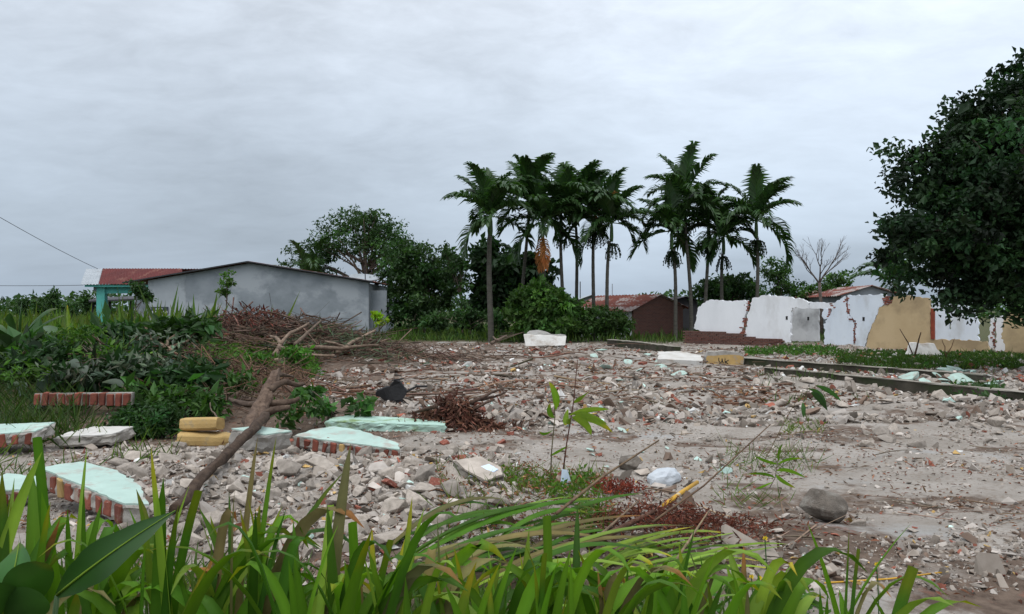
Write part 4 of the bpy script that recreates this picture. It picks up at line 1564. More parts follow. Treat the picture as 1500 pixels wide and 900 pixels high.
def litter(name, label, X, Y, L, mat, tb, cat='litter', h=.02):
    n = len(X)
    C = np.column_stack([X, Y, terr(X, Y) + RG.random(n) * h])
    D = unit(rdir(n) * np.array((1, 1, .3)))
    mb = MB()
    leaves(mb, C, D, rdir(n, 2.5), L * np.exp(RG.normal(0, .35, n)), L * .35, .35, tints(n, .4, .12, tb))
    return tag(mb.obj(name, mat, None), label, cat, kind='stuff')


X, Y = wscatter(9000, 4.3, 13, -40, 1560, 71, 1.3, .4)
litter('leaf_litter', 'dry brown leaf and fibre litter on ground by the verge', X, Y, .05, M['dry_leaf'], (1.3, 1.25, 1.1))
X, Y = wscatter(9000, 13, 36, 420, 1300, 72, 2.2, .42)
litter('leaf_litter', 'dry brown litter over the rubble before the palms', X, Y, .15, M['dry_leaf'], (1.2, 1.2, 1.1))


def sticks(name, label, X, Y, L, r, tb, up=.12, h=.02, mat='twigs', hz=None, cat='sticks'):
    mb = MB()
    Z = terr(X, Y)
    for i in range(len(X)):
        l = L * math.exp(RG.normal(0, .45))
        a = RG.uniform(0, 6.28)
        e = RG.normal(0, up)
        dv = np.array((math.cos(a), math.sin(a), math.sin(e)))
        z = Z[i] + h + (RG.random() * hz[i] if hz is not None else 0)
        p = np.array((X[i], Y[i], z))
        q0, q1 = p - dv * l / 2, p + dv * l / 2
        q0[2] = max(q0[2], T(q0[0], q0[1]))
        q1[2] = max(q1[2], T(q1[0], q1[1]))
        tube(mb, bez(q0, p + RG.normal(0, l * .07, 3), q1, 4), np.array((1, .9, .7, .35)) * r * math.exp(RG.normal(0, .4)), 4, tint=tuple(tints(1, .35, .1, tb)[0]), cap=False)
    return tag(mb.obj(name, M[mat], None), label, cat, kind='stuff')


X, Y = wscatter(420, 4.6, 12, 300, 1520, 73, 1.5, .4)
sticks('fallen_twigs', 'thin fallen twigs strewn on ground by the verge', X, Y, .35, .004, (1.3, 1.2, 1.1))
X, Y = wscatter(900, 13, 34, 430, 1150, 74, 2.5, .35)
sticks('fallen_twigs', 'thin sticks strewn over the rubble before the palms', X, Y, .9, .012, (1.1, 1, .95))

# ------------------------------------------------------------------ slabs of the demolished house


def rough_core(name, outline, T_, mat, parent):
    bm = bmesh.new()
    pts = []
    for i, p in enumerate(outline):
        q = outline[(i + 1) % len(outline)]
        L = math.hypot(q[0] - p[0], q[1] - p[1])
        k = max(1, int(L / .05))
        pts += [(p[0] + (q[0] - p[0]) * j / k, p[1] + (q[1] - p[1]) * j / k) for j in range(k)]
    c = np.mean(pts, axis=0)
    rings = []
    for z, g in ((-T_, -.02), (-T_ * .75, .01), (-T_ * .45, .0), (-T_ * .2, .012), (-.014, .004)):
        ring = []
        for (x, y) in pts:
            d = np.array((x, y)) - c
            d /= np.linalg.norm(d)
            e = g + .05 * (float(vnoise(x * 9 + z * 21, y * 9, 7)) - .55) + RG.normal(0, .006)
            ring.append(bm.verts.new((x + d[0] * e, y + d[1] * e, z + (RG.normal(0, .006) if z < -.02 else 0))))
        rings.append(ring)
    n = len(pts)
    for a, b in zip(rings[:-1], rings[1:]):
        for i in range(n):
            bm.faces.new((a[i], a[(i + 1) % n], b[(i + 1) % n], b[i]))
    bm.faces.new(rings[0][::-1])
    bm.faces.new(rings[-1])
    bmesh.ops.triangulate(bm, faces=[f for f in bm.faces if len(f.verts) > 4])
    me = bpy.data.meshes.new(name)
    bm.to_mesh(me)
    bm.free()
    return link(name, me, M[mat], parent)


def local_slab(name, label, loc, rz, tilt, outline, T_, topm, nb=0, brick_front=True, cat='slab', jag=.02, group=None, corem='mortar', bmat='brick', bw=.085):
    r = link(name, None, loc=tuple(loc), rot=(tilt[0], tilt[1], rz))
    tag(r, label, cat, group)
    rough_core('core', outline, T_, corem, r)
    poly_slab('plaster', [(x, y, -.015) for x, y in outline], (0, 0, .013), M[topm], r, jag=jag * .5, step=.07)
    if nb:
        (x0, y0), (x1, y1) = outline[0], outline[1]
        L = math.hypot(x1 - x0, y1 - y0)
        ang = math.atan2(y1 - y0, x1 - x0)
        w = L / nb
        for i in range(nb):
            t = (i + .5) / nb
            bmx = boxmesh('brick', (w * RG.uniform(.5, .74), .10, T_ - .03 + RG.normal(0, .010)), .010, .009)
            bmx.materials.append(M[bmat if RG.random() > .12 else 'ochre'])
            link('brick', bmx, None, r, loc=(x0 + (x1 - x0) * t + math.sin(ang) * -.03 * -1, y0 + (y1 - y0) * t + .033 * math.cos(ang) - .0, -T_ / 2 - .012), rot=(0, RG.normal(0, .06), ang + RG.normal(0, .04)))
    return r


def on(x, y, lift=0.0):
    p = hit(x, y)
    return np.array((p[0], p[1], p[2] + lift))


p = on(432, 664)
local_slab('wall_slab', 'mint wall slab with striped brick edge lying before the long mint slab', (p[0], p[1], p[2] + .20), math.radians(-15), (math.radians(5), math.radians(4), 0),
           [(0, 0), (1.28, -.02), (1.15, .2), (.55, .52), (.2, .55), (.04, .32)], .15, 'mint', nb=12)
p = on(478, 637)
local_slab('wall_slab', 'long mint slab stained with green algae beside dry leaves', (p[0], p[1], p[2] + .185), math.radians(-7), (math.radians(1), math.radians(1.0), 0),
           [(0, 0), (.7, -.02), (1.62, .0), (1.56, .3), (.9, .5), (.14, .55), (-.02, .3)], .17, 'mint_stained', jag=.018, corem='mint_stained')
local_slab('wall_slab', 'large mint slab with red brick edge propped over a dark hollow', (-3.72, 6.2, .37), math.radians(-37), (math.radians(1), math.radians(3.3), 0),
           [(0, 0), (1.37, -.02), (1.5, .08), (1.0, .27), (.5, .36), (.02, .30)], .16, 'mint', nb=9)
local_slab('wall_slab', 'mint slab with red brick end half hidden by grass', (px(-60, 8.6), 8.5, .24), math.radians(12), (math.radians(4), math.radians(-4), 0),
           [(0, 0), (.85, -.1), (.9, .35), (.1, .6)], .15, 'mint', nb=6)
local_slab('wall_slab', 'small mint slab lying low behind the tall grass', (px(-40, 6.2), 6.2, .20), math.radians(5), (math.radians(6), 0, 0),
           [(0, 0), (.42, -.05), (.5, .25), (.05, .4)], .12, 'mint', nb=4)
p = on(385, 690)
local_slab('broken_slab', 'triangular grey block with mint painted top below the stump', (px(392, 8.2), 8.1, .33), math.radians(38), (math.radians(6), math.radians(5), 0),
           [(0, 0), (.36, .16), (.10, .40), (-.24, .30)], .2, 'mint', jag=.01)
p = on(83, 658)
local_slab('broken_slab', 'flat grey concrete slab beside the small dark shrub', (p[0], p[1], p[2] + .14), math.radians(5), (math.radians(4), math.radians(-3), 0),
           [(0, 0), (.62, -.03), (.72, .35), (.2, .5), (.02, .25)], .13, 'plaster_dusty', jag=.014)
p = on(640, 712)
local_slab('broken_slab', 'mossy-edged concrete slab leaning on the pale rubble pile', (px(668, 6.9), 6.85, .30), math.radians(-52), (math.radians(4), math.radians(12), 0),
           [(0, 0), (.20, -.03), (.46, .0), (.43, .2), (.30, .27), (.02, .25)], .09, 'concrete', jag=.008, corem='rock')
# row of bricks
br = thing('brick_course', 'overturned course of red bricks behind the dark shrub', 'bricks', (px(50, 11.2), 11.2, T(px(50, 11.2), 11.2) + .22), .03)
mb = MB()
box(mb, (.7, .03, 0), (1.36, .1, .17), jit=.006)
mb.obj('mortar_bed', M['mortar'], br)
for i in range(12):
    bmx = boxmesh('brick', (.082, .12, .17 + RG.normal(0, .01)), .008, .006)
    bmx.materials.append(M['brick'])
    link('brick', bmx, None, br, loc=(.06 + i * .115, RG.normal(-.005, .01), RG.normal(0, .006)), rot=(0, RG.normal(0, .05), 0))
# two ochre rounded bars
for k, (xx, yy, dz, L, lb) in enumerate(((300, 652, .10, .58, 'ochre rounded plaster moulding at the bottom of the pair'), (294, 636, .27, .46, 'ochre rounded plaster moulding lying on top of the other'))):
    q = on(xx, yy if k == 0 else 652)
    mb = MB()
    n = 12
    n = 16
    an = np.linspace(0, 2 * math.pi, n, endpoint=False)
    prof = np.column_stack([np.sign(np.cos(an)) * np.abs(np.cos(an)) ** .5 * .13, np.sign(np.sin(an)) * np.abs(np.sin(an)) ** .5 * .08])
    m = len(prof)
    V, F = [], []
    xs_ = np.linspace(-L / 2, L / 2, 8)
    for x_ in xs_:
        V.append(np.column_stack([np.full(m, x_) + RG.normal(0, .004, m), prof[:, 0] * (1 + RG.normal(0, .02)) * (.8 if abs(x_) > L * .45 else 1), prof[:, 1] * (.86 if abs(x_) > L * .45 else 1 + RG.normal(0, .02))]))
    for i in range(7):
        for j in range(m):
            F.append((i * m + j, i * m + (j + 1) % m, (i + 1) * m + (j + 1) % m, (i + 1) * m + j))
    V = np.concatenate(V)
    c0, c1 = len(V), len(V) + 1
    V = np.concatenate([V, [(-L / 2, 0, 0), (L / 2, 0, 0)]])
    Ft = [(c0, (j + 1) % m, j) for j in range(m)] + [(c1, 7 * m + j, 7 * m + (j + 1) % m) for j in range(m)]
    mb.add(V, [np.array(F), np.array(Ft)])
    o = mb.obj('plaster_moulding', M['ochre_plain'], None, smooth=False, loc=(q[0], q[1] + .05 * k, q[2] + dz - .03), rot=(.05 - .2 * k, .06 - .1 * k, .2 - .32 * k))
    tag(o, lb, 'moulding')

# far slabs
p = on(800, 508)
fs = thing('white_slab', 'white plaster slab propped upright at the rubble edge below the palms', 'slab', (p[0], p[1], p[2]), .05)
s = p[1] / FPX
poly_slab('plaster', [(x * s, 0, z * s) for x, z in ((-29, 2), (28, 0), (29, 17), (8, 18), (-4, 23), (-24, 23), (-30, 16))], (0, .14, 0), M['plaster_dusty'], fs, jag=.03)
fs2 = thing('white_slab', 'flat pale slab lying against the bigger propped white slab', 'slab', (p[0] - .4, p[1] - .45, p[2]), -.05)
poly_slab('plaster', [(-.5, 0, .05), (1.2, 0, .08), (1.25, .3, .42), (-.6, .3, .50)], (0, .1, .05), M['plaster_dusty'], fs2, jag=.02)
p = on(1062, 534)
yb = thing('yellow_block', 'yellow painted wall block with black scrawl near the foundation beams', 'block', (p[0], p[1], p[2] - .03), -.12)
s = p[1] / FPX
poly_slab('block_body', [(x * s, 0, z * s) for x, z in ((-27, 0), (26, -1), (27, 13), (20, 19), (-24, 20), (-28, 12))], (0, .42, 0), M['mortar'], yb, jag=.02)
poly_slab('painted_face', [(x * s, -.012, z * s) for x, z in ((-26.5, .5), (25.5, .0), (26.5, 12.5), (14, 15.5), (-25, 14), (-27, 11))], (0, .011, 0), M['ochre'], yb, jag=.01)
mb = MB()
for a, c, b in (((-9, 11), (-10, 6), (-7, 4)), ((-7, 4), (-4, 4), (-4.5, 10)), ((-4.5, 10), (-4, 5), (-2, 3)), ((0, 10), (-.5, 6), (0, 2)), ((5, 8), (2, 6), (0, 5)), ((0, 5), (3, 4), (4, 2))):
    tube(mb, bez(*[np.array((q[0] * s, -.014, q[1] * s)) for q in (a, c, b)], 6), .013, 5)
o = mb.obj('scrawl', M['black_ink'], yb)
p = on(1010, 533)
ws = thing('pale_slab', 'broad pale slab lying flat beside the yellow block', 'slab', (p[0], p[1] + .2, p[2]), .04)
s = p[1] / FPX
poly_slab('plaster', [(-48 * s, -.3, .14), (14 * s, -.5, .10), (22 * s, .2, .22), (4 * s, 1.2, .30), (-34 * s, 1.0, .30)], (0, .02, -.13), M['plaster_dusty'], ws, jag=.03)
for (xx, yy, w_, lb) in ((1352, 523, .75, 'cream plaster slab tilted in the weeds by the beige wall'), (1303, 513, .5, 'broken cream slab standing on edge by the beige wall corner')):
    q = on(xx, yy)
    r = thing('cream_slab', lb, 'slab', (q[0], q[1] - .1, q[2] + .1), RG.normal(0, .2))
    poly_slab('plaster', [(-w_, 0, .0), (w_, 0, -.02), (w_ * .8, .2, .34), (-w_ * .5, .22, .38)], (0, .06, .02), M['plaster_beige'] if w_ < .6 else M['plaster_dusty'], r, jag=.02)
# boards by the far slab
for k in range(5):
    q = on(756 + k * 3, 504 - k)
    mb = MB()
    box(mb, (0, 0, .3 + .06 * k), (1.5, .16, .03), eul(0, -.35 + .1 * k, .2 * k))
    o = mb.obj('timber_board', M['dead_wood'], None, loc=(q[0] - .4, q[1] + .12 * k, q[2]))
    tag(o, 'weathered timber board leaning by the propped white slab', 'board', 'boards by the white slab')
# rock
rk = link('boulder', lump_mesh('boulder', 331, .85, 22), M['rock'], None, on(1216, 768) + np.array((0, .1, .11)), (.1, .05, .5), (.40, .36, .34))
tag(rk, 'dark brown boulder sitting alone on the trodden pale ground', 'boulder')
rk = link('earth_lump', lump_mesh('boulder', 343, .8, 20), M['rock'], None, on(925, 690) + np.array((0, .1, .06)), (.1, .05, 1.5), (.34, .3, .26))
tag(rk, 'brown hollow earth lump next to white plastic bag', 'lump')

# ------------------------------------------------------------------ stump, log, limbs
st = thing('uprooted_stump', 'knotted uprooted trunk leaning over the rubble with broken root arms', 'stump', on(385, 640))
b0 = np.array(st.location)
mb = MB()
mp_ = lambda x, y, d: P(x, y, d) - b0
gnarl(mb, [mp_(366, 645, 8.8), mp_(372, 625, 9.1), mp_(382, 600, 9.5), mp_(392, 575, 9.9), mp_(402, 552, 10.3), mp_(408, 543, 10.6)], [.105, .12, .085, .065, .058, .03], 20, 9, .65, (.78, .7, .66), 2)
mb.obj('trunk', M['dead_wood'], st, smooth=True)
for pts, r in (([(395, 572, 9.9), (415, 558, 10.1), (436, 564, 10.3), (445, 562, 10.4)], .05), ([(390, 590, 9.7), (410, 590, 9.8), (428, 588, 9.9), (438, 583, 10)], .055),
               ([(385, 592, 9.6), (362, 592, 9.9), (345, 588, 10.3), (336, 585, 10.6)], .05), ([(388, 606, 9.4), (402, 600, 9.3), (425, 596, 9.4)], .06), ([(402, 552, 10.3), (412, 548, 10.6), (430, 552, 11)], .04)):
    mb = MB()
    gnarl(mb, [mp_(*q) for q in pts], np.linspace(r * .9, r * .4, len(pts)), 10, 6, .35, (.75, .68, .64), 3)
    mb.obj('root_arm', M['dead_wood'], st, smooth=True)
mb = MB()
q0, q1 = P(392, 608, 8.7), P(258, 746, 5.5)
tt_ = np.linspace(0, 1, 12)[:, None]
gnarl(mb, q0 + (q1 - q0) * tt_ + RG.normal(0, .012, (12, 3)) + np.array((0, 0, .03)) * np.sin(tt_ * math.pi), np.linspace(.050, .034, 12), 12, 5, .4, (.5, .43, .38), 4)
tag(mb.obj('fallen_log', M['dead_wood'], None, smooth=True), 'long thin dark log slanting from the stump down to the grass', 'log')


def branch_thing(label, segs, mat='dead_wood', name='dead_branch', cat='branch', group=None, tint=(1, 1, 1)):
    b = np.array(segs[0][0][0])
    b = P(*segs[0][0][0])
    r = thing(name, label, cat, (b[0], b[1], b[2]), group=group)
    for i, (pts, ra) in enumerate(segs):
        mb = MB()
        Q = np.array([P(*q) for q in pts]) - b
        Q = np.concatenate([bez(Q[k], (Q[k] + Q[k + 1]) / 2 + RG.normal(0, .02, 3), Q[k + 1], 4)[:-1] for k in range(len(Q) - 1)] + [Q[-1:]])
        tube(mb, Q, np.linspace(ra, ra * .45, len(Q)), 8, rough=.07, tint=tint)
        mb.obj('limb' if i else 'main_limb', M[mat], r, smooth=True)
    return r


branch_thing('pale forked dead limb at the foot of the brush pile', [([(402, 521, 20), (410, 506, 20.5), (425, 488, 21), (452, 474, 22)], .07), ([(412, 505, 20.5), (404, 494, 21), (396, 492, 21.5)], .06), ([(408, 510, 20.3), (430, 512, 20), (450, 508, 20)], .07)], tint=(1.35, 1.3, 1.25))
branch_thing('grey straight limb leaning up in the brush pile beside the forked one', [([(432, 505, 20.5), (450, 488, 21.5), (470, 470, 22.5)], .055)], tint=(.9, .88, .85))
branch_thing('long bare branch sloping up at the brush pile edge', [([(495, 516, 22), (515, 502, 23), (550, 484, 24)], .07), ([(505, 508, 22.5), (490, 503, 22), (476, 500, 22)], .05)], tint=(1.5, 1.45, 1.4))
branch_thing('dark horizontal branch on the rubble by the brush pile', [([(452, 509, 21), (500, 511, 21.5), (555, 506, 22)], .07)], tint=(1.1, 1.05, 1))
branch_thing('crooked pale branch running along the brush pile front', [([(388, 530, 19), (420, 524, 19.5), (455, 520, 20), (490, 521, 20)], .06)], tint=(1.2, 1.15, 1.1))
branch_thing('small curved limb with rust-coloured bark beyond the pile', [([(720, 503, 33), (732, 497, 33.5), (742, 492, 34)], .08), ([(728, 499, 33), (722, 493, 33.5)], .05)])

# brush pile
n = 1900
X = RG.normal(px(455, 24.5), 2.0, n)
Y = RG.normal(24.3, 1.2, n)
env = np.exp(-(((X - px(440, 24.3)) / 2.6) ** 2 + ((Y - 24.3) / 1.7) ** 2)) * .8
sticks('brush_pile', 'tangled heap of dead brown brushwood before the grey house', X, Y, .9, .012, (.85, .78, .74), .3, .03, hz=env, cat='brushwood')
n = 420
X = RG.normal(px(360, 25.5), .9, n)
Y = RG.normal(25.2, .8, n)
env = np.exp(-(((X - px(360, 25.2)) / 1.2) ** 2)) * .8
sticks('brush_pile', 'reddish dark dry brushwood heap beside the brown one, below sapling', X, Y, .7, .011, (.72, .55, .55), .7, .03, hz=env, cat='brushwood')
C0 = np.column_stack([RG.normal(px(390, 25), 1.5, 1300), RG.normal(25, .9, 1300), np.zeros(1300)])
C0[:, 2] = terr(C0[:, 0], C0[:, 1]) + RG.random(1300) * 1.0 * np.exp(-((C0[:, 0] - px(385, 25)) / 1.8) ** 2)
mb = MB()
leaves(mb, C0, rdir(1300), rdir(1300, .5), .2, .07, .3, tints(1300, .4, .12, (.8, .6, .65)))
tag(mb.obj('withered_leaves', M['dry_leaf'], None), 'withered maroon leaves clinging in the brushwood heap', 'leaves', kind='stuff')
X, Y = RG.normal(px(480, 23), 1.6, 500), RG.normal(23.2, .8, 500)
hz_ = .7 * np.exp(-((X - px(480, 23)) / 1.6) ** 2)
C0 = np.column_stack([X, Y, terr(X, Y) + RG.random(500) * hz_])
mb = MB()
leaves(mb, C0, unit(rdir(500) * np.array((1, 1, .4))), rdir(500, .5), .5, .04, .3, tints(500, .3, .12, (1.1, 1.1, .8)))
tag(mb.obj('dry_reeds', M['grey_leaf'], None), 'drying olive reed leaves lying on the brushwood', 'leaves', kind='stuff')
# dry palm-leaf heap near the mint slab
hp = on(668, 628)
C0 = np.column_stack([RG.normal(hp[0], .36, 1500), RG.normal(hp[1] + .1, .22, 1500), np.zeros(1500)])
C0[:, 2] = terr(C0[:, 0], C0[:, 1]) + RG.random(1500) ** .8 * (.50 * np.exp(-(((C0[:, 0] - hp[0] + .05) / .42) ** 2 + ((C0[:, 1] - hp[1] - .1) / .3) ** 2)))
mb = MB()
leaves(mb, C0, unit(rdir(1500) * 1.1 + np.array((0, -.2, -.5))), rdir(1500, .2), .15, .036, .35, tints(1500, .45, .1, (.8, .74, .78)))
dl = tag(mb.obj('dry_leaf_heap', M['dry_leaf'], None), 'heap of withered brown leaves at the end of the long mint slab', 'leaves', kind='stuff')
for pts in ([(690, 590, 10.8), (720, 575, 11.2), (738, 570, 11.4)], [(640, 595, 10.6), (612, 603, 10.8), (598, 606, 10.9)], [(695, 585, 11), (715, 583, 11.2), (742, 574, 11.5)], [(690, 600, 10.8), (712, 590, 11), (724, 586, 11.2)]):
    branch_thing('dark stick poking out of the withered leaf heap', [(pts, .028)], group='sticks in the leaf heap', tint=(.55, .45, .42))
# charred scrap
cp_ = on(572, 592)
ch = thing('charred_sheet', 'charred black crumpled sheet standing by the green weeds', 'scrap', (cp_[0], cp_[1], cp_[2]))
poly_slab('sheet', [(-.25, 0, .18), (-.1, .02, .05), (.2, 0, .02), (.26, .05, .22), (.16, .06, .34), (.10, .03, .38), (.05, .02, .40), (-.02, .03, .28), (-.12, 0, .26)], (0, .05, .02), M['charred'], ch, jag=.015, step=.06)
mb = MB()
tube(mb, [(.02, .03, .39), (.22, .03, .42)], .012, 5)
tube(mb, [(.26, .05, .2), (.42, .1, .28), (.6, .12, .28)], .02, 5)
mb.obj('spike', M['charred'], ch)

# ------------------------------------------------------------------ vegetation at the left


def leafy(name, label, cat, blobs, n, leaf, mat, asp=.45, tb=(1, 1, 1), base=None, nper=22, cr=.12, group=None, trunk=.03, nl=10, power=.5):
    b = np.array(blobs)
    if base is None:
        base = (b[:, 0].mean(), b[:, 1].mean(), T(b[:, 0].mean(), b[:, 1].mean()))
    return tree(name, label, cat, base, blobs, n, nper, leaf, mat, trunk_r=trunk, clump_r=cr, nlimb=nl, asp=asp, base_t=tb, group=group, power=power)


leafy('cut_shrub', 'dark heaped shrub with broad leaves below the banana plants', 'bush', [blob(90, 535, 14, 60, 32), blob(150, 502, 14.5, 45, 24), blob(60, 560, 13.4, 50, 24)], 130, .22, M['leaf_dark'], .42, (2.0, 2.1, 1.7), cr=.16)
leafy('cut_shrub', 'dark tangled shrub behind the overturned brick course', 'bush', [blob(190, 540, 13.5, 60, 36), blob(250, 545, 13.6, 45, 32), blob(150, 575, 13, 50, 22), blob(215, 575, 12.6, 60, 22), blob(285, 560, 12.8, 35, 16)], 190, .15, M['leaf_dark'], .4, (1.6, 1.6, 1.4), cr=.15)
leafy('frangipani_branch', 'felled frangipani crown with long leaves before grey wall', 'bush', [blob(180, 490, 15.5, 40, 13), blob(235, 486, 15.5, 45, 12), blob(295, 478, 15.5, 32, 11)], 66, .26, M['leaf_mid'], .36, (1.0, 1.05, .9), cr=.14, nper=16)
branch_thing('pale bare felled branch forking above the earth bank', [([(290, 535, 14), (270, 523, 14.3), (240, 507, 14.8), (222, 500, 15), (213, 478, 15.2)], .055), ([(243, 508, 14.8), (246, 498, 15), (262, 486, 15.3)], .035), ([(246, 510, 14.8), (275, 500, 15.2), (295, 480, 15.4)], .03)], tint=(1.5, 1.5, 1.35))
branch_thing('dark stick lying along the hollow below the bank', [([(240, 588, 12), (270, 583, 12), (292, 577, 12.2)], .035)], tint=(.7, .65, .6))
branch_thing('thin upright root by the yellow mouldings', [([(322, 626, 10), (314, 605, 10.2), (308, 590, 10.4)], .014)])
leafy('dark_shrub', 'compact dark fine-leaved shrub beside yellow plaster mouldings', 'bush', [blob(215, 618, 10, 48, 26), blob(190, 635, 9.8, 38, 16), blob(245, 610, 10.1, 26, 22)], 130, .062, M['leaf_mid'], .45, (.85, 1, .9), cr=.07, nper=40)
leafy('rooted_weed', 'small broad-leaved green weed in hollow by long mint slab', 'plant', [blob(455, 578, 11.2, 18, 6), blob(535, 590, 11, 22, 7), blob(475, 597, 10.8, 18, 7)], 16, .13, M['leaf_mid'], .7, (1.2, 1.4, 1.1), cr=.09, nper=12)
leafy('bank_tuft', 'round bright green tuft at the foot of forked limb', 'plant', [blob(435, 523, 18.5, 18, 12), blob(380, 530, 17.5, 20, 8)], 40, .14, M['leaf_bright'], .35, (.7, .9, .7), cr=.12, nper=24)
leafy('yellow_shrub', 'small yellow-leaved shrub at the corner of grey house', 'bush', [blob(553, 463, 40, 9, 5), blob(560, 470, 40, 6, 4)], 8, .22, M['leaf_bright'], .6, (3, 2, .5), cr=.15, nper=16)

leafy('leaf_heap', 'shadowy heap of cut foliage below the felled frangipani crown', 'bush', [blob(200, 555, 12.6, 60, 26), blob(280, 565, 12.2, 45, 24), blob(130, 565, 12.4, 45, 24), blob(60, 540, 12.8, 60, 34)], 150, .20, M['leaf_dark'], .4, (1.5, 1.5, 1.3), cr=.16, nper=20)
leafy('leaf_heap', 'broad-leaved green clump beneath the young banana plant', 'bush', [blob(30, 535, 14.5, 50, 26), blob(70, 515, 15, 40, 18)], 40, .42, M['leaf_mid'], .5, (.8, .9, .8), cr=.2, nper=10)
leafy('mixed_weeds', 'bright yellow-green weeds growing through the dark shrub heap', 'plant', [blob(120, 492, 13.6, 40, 10), blob(60, 520, 13.0, 40, 14), blob(20, 575, 11.6, 36, 16), blob(165, 520, 12.8, 40, 14), blob(330, 520, 14.5, 40, 8)], 60, .13, M['leaf_bright'], .3, (.9, .95, .7), cr=.16, nper=16)
leafy('grey_weeds', 'grey-leaved weeds drying over the dark shrub heap', 'plant', [blob(230, 500, 13.8, 50, 10), blob(200, 540, 12.3, 60, 18), blob(100, 560, 12, 50, 16)], 46, .15, M['grey_leaf'], .35, (1.1, 1.1, 1), cr=.16, nper=12)
leafy('hollow_weeds', 'leafy green weeds filling the hollow between brick course and stump', 'plant', [blob(255, 585, 11.4, 40, 14), blob(310, 590, 11.2, 30, 12), blob(205, 580, 11.6, 40, 12), blob(340, 560, 12, 25, 10), blob(430, 600, 10.6, 30, 10)], 80, .14, M['leaf_mid'], .42, (1.2, 1.25, .9), cr=.14, nper=16)
# roots and fibres of the bank
X, Y = scat_mask(1000, 265, 450, 560, 618, 81, .1)
hz_ = .35 + 0 * X
sticks('root_tangle', 'matted bare roots hanging out of the earth bank', X, Y, .4, .007, (.8, .68, .58), .6, .02, hz=hz_, cat='roots')
X, Y = scat_mask(700, 110, 320, 555, 612, 82, .1)
sticks('root_tangle', 'dark twigs in the hollow beneath the tangled shrub', X, Y, .4, .006, (.55, .4, .36), .6, .02, hz=.4 + 0 * X, cat='roots')

# big grey broad leaves lying out of the heap
lf = thing('arrowroot_plant', 'plant with long drooping grey-green leaves spilling over the brick course', 'plant', on(105, 600))
b0 = np.array(lf.location)
for (x0, y0, xm, ym, x1, y1, d, w) in ((70, 575, 52, 560, 62, 545, 11.9, .2), (110, 545, 130, 530, 118, 560, 12, .16), (150, 560, 175, 553, 185, 572, 11.8, .1), (80, 600, 105, 590, 115, 580, 11.6, .22), (30, 600, 60, 588, 80, 590, 11.5, .16),
                                       (95, 535, 108, 520, 118, 548, 12.2, .14), (120, 575, 128, 588, 137, 598, 11.6, .10), (20, 560, 40, 565, 25, 585, 12, .18), (60, 520, 45, 500, 30, 520, 13, .3), (120, 600, 90, 575, 75, 600, 11.5, .2)):
    mb = MB()
    blade(mb, P(x0, y0, d) - b0, P(xm, ym, d - .1) - b0, P(x1, y1, d - .25) - b0, w, 9, side=np.array((.5, .3, .8)), wmin=.2, peak=.45, pw=1.1)
    mb.obj('leaf', M['grey_leaf'], lf, smooth=True)
# banana plants
for (xb, yb_, d, lb, ls) in ((22, 508, 17, 'young banana plant with torn arching leaves at the field edge', ((12, 450, 5, 470, .32), (40, 455, 85, 452, .22), (28, 460, 32, 440, .16), (45, 470, 95, 462, .24), (5, 470, -30, 480, .3), (38, 480, 62, 492, .22))),
                             (100, 500, 17.5, 'second banana plant with bright upright leaves nearer the teal house', ((96, 460, 98, 447, .3), (120, 480, 150, 465, .2), (110, 490, 140, 478, .22), (80, 475, 60, 480, .25), (85, 490, 40, 495, .2)))):
    q = np.array((px(xb, d), d, T(px(xb, d), d)))
    r = thing('banana_plant', lb, 'plant', q)
    mb = MB()
    tube(mb, [(0, 0, -.1), (.01, 0, .3), (.02, 0, .6)], [.09, .075, .05], 9)
    mb.obj('stem', M['palm_shaft'], r, smooth=True)
    for (xm, ym, x1, y1, w) in ls:
        mb = MB()
        blade(mb, np.array((.01, 0, .5)), P(xm, ym, d) - q, P(x1, y1, d + RG.normal(0, .4)) - q, w, 11, side=np.array((.2, .8, .5)) + RG.normal(0, .3, 3), wmin=.15, peak=.5, pw=1.0, wave=.06)
        mb.obj('leaf', M['blade_dark'] if RG.random() < .6 else M['blade_pale'], r, smooth=True)
X, Y = px_scatter(2200, -60, 190, 14, 24)
grass_stuff('rank_grass', 'rank green grass behind the dark shrub heap', X, Y, .40, .035, M['grass'], tb=(1.1, 1.05, .7))
X, Y = px_scatter(900, -80, 130, 9.0, 12.5)
grass_stuff('dry_grass', 'grey-green drying grass around the overturned brick course', X, Y, .42, .02, M['grass'], lean=.9, tb=(.55, .6, .6))

branch_thing('bare forked twig standing in weeds before the beige wall', [([(1339, 524, 26.5), (1330, 502, 26.5), (1318, 482, 26.6)], .025), ([(1339, 524, 26.5), (1344, 505, 26.5), (1349, 487, 26.4)], .035)], tint=(.6, .5, .45))
branch_thing('thin crooked twig below the beige window opening', [([(1386, 524, 26), (1384, 508, 26), (1380, 498, 26)], .018), ([(1386, 520, 26), (1394, 508, 26), (1398, 496, 26)], .018)], tint=(.8, .6, .45))

# ------------------------------------------------------------------ roadside grass in the foreground


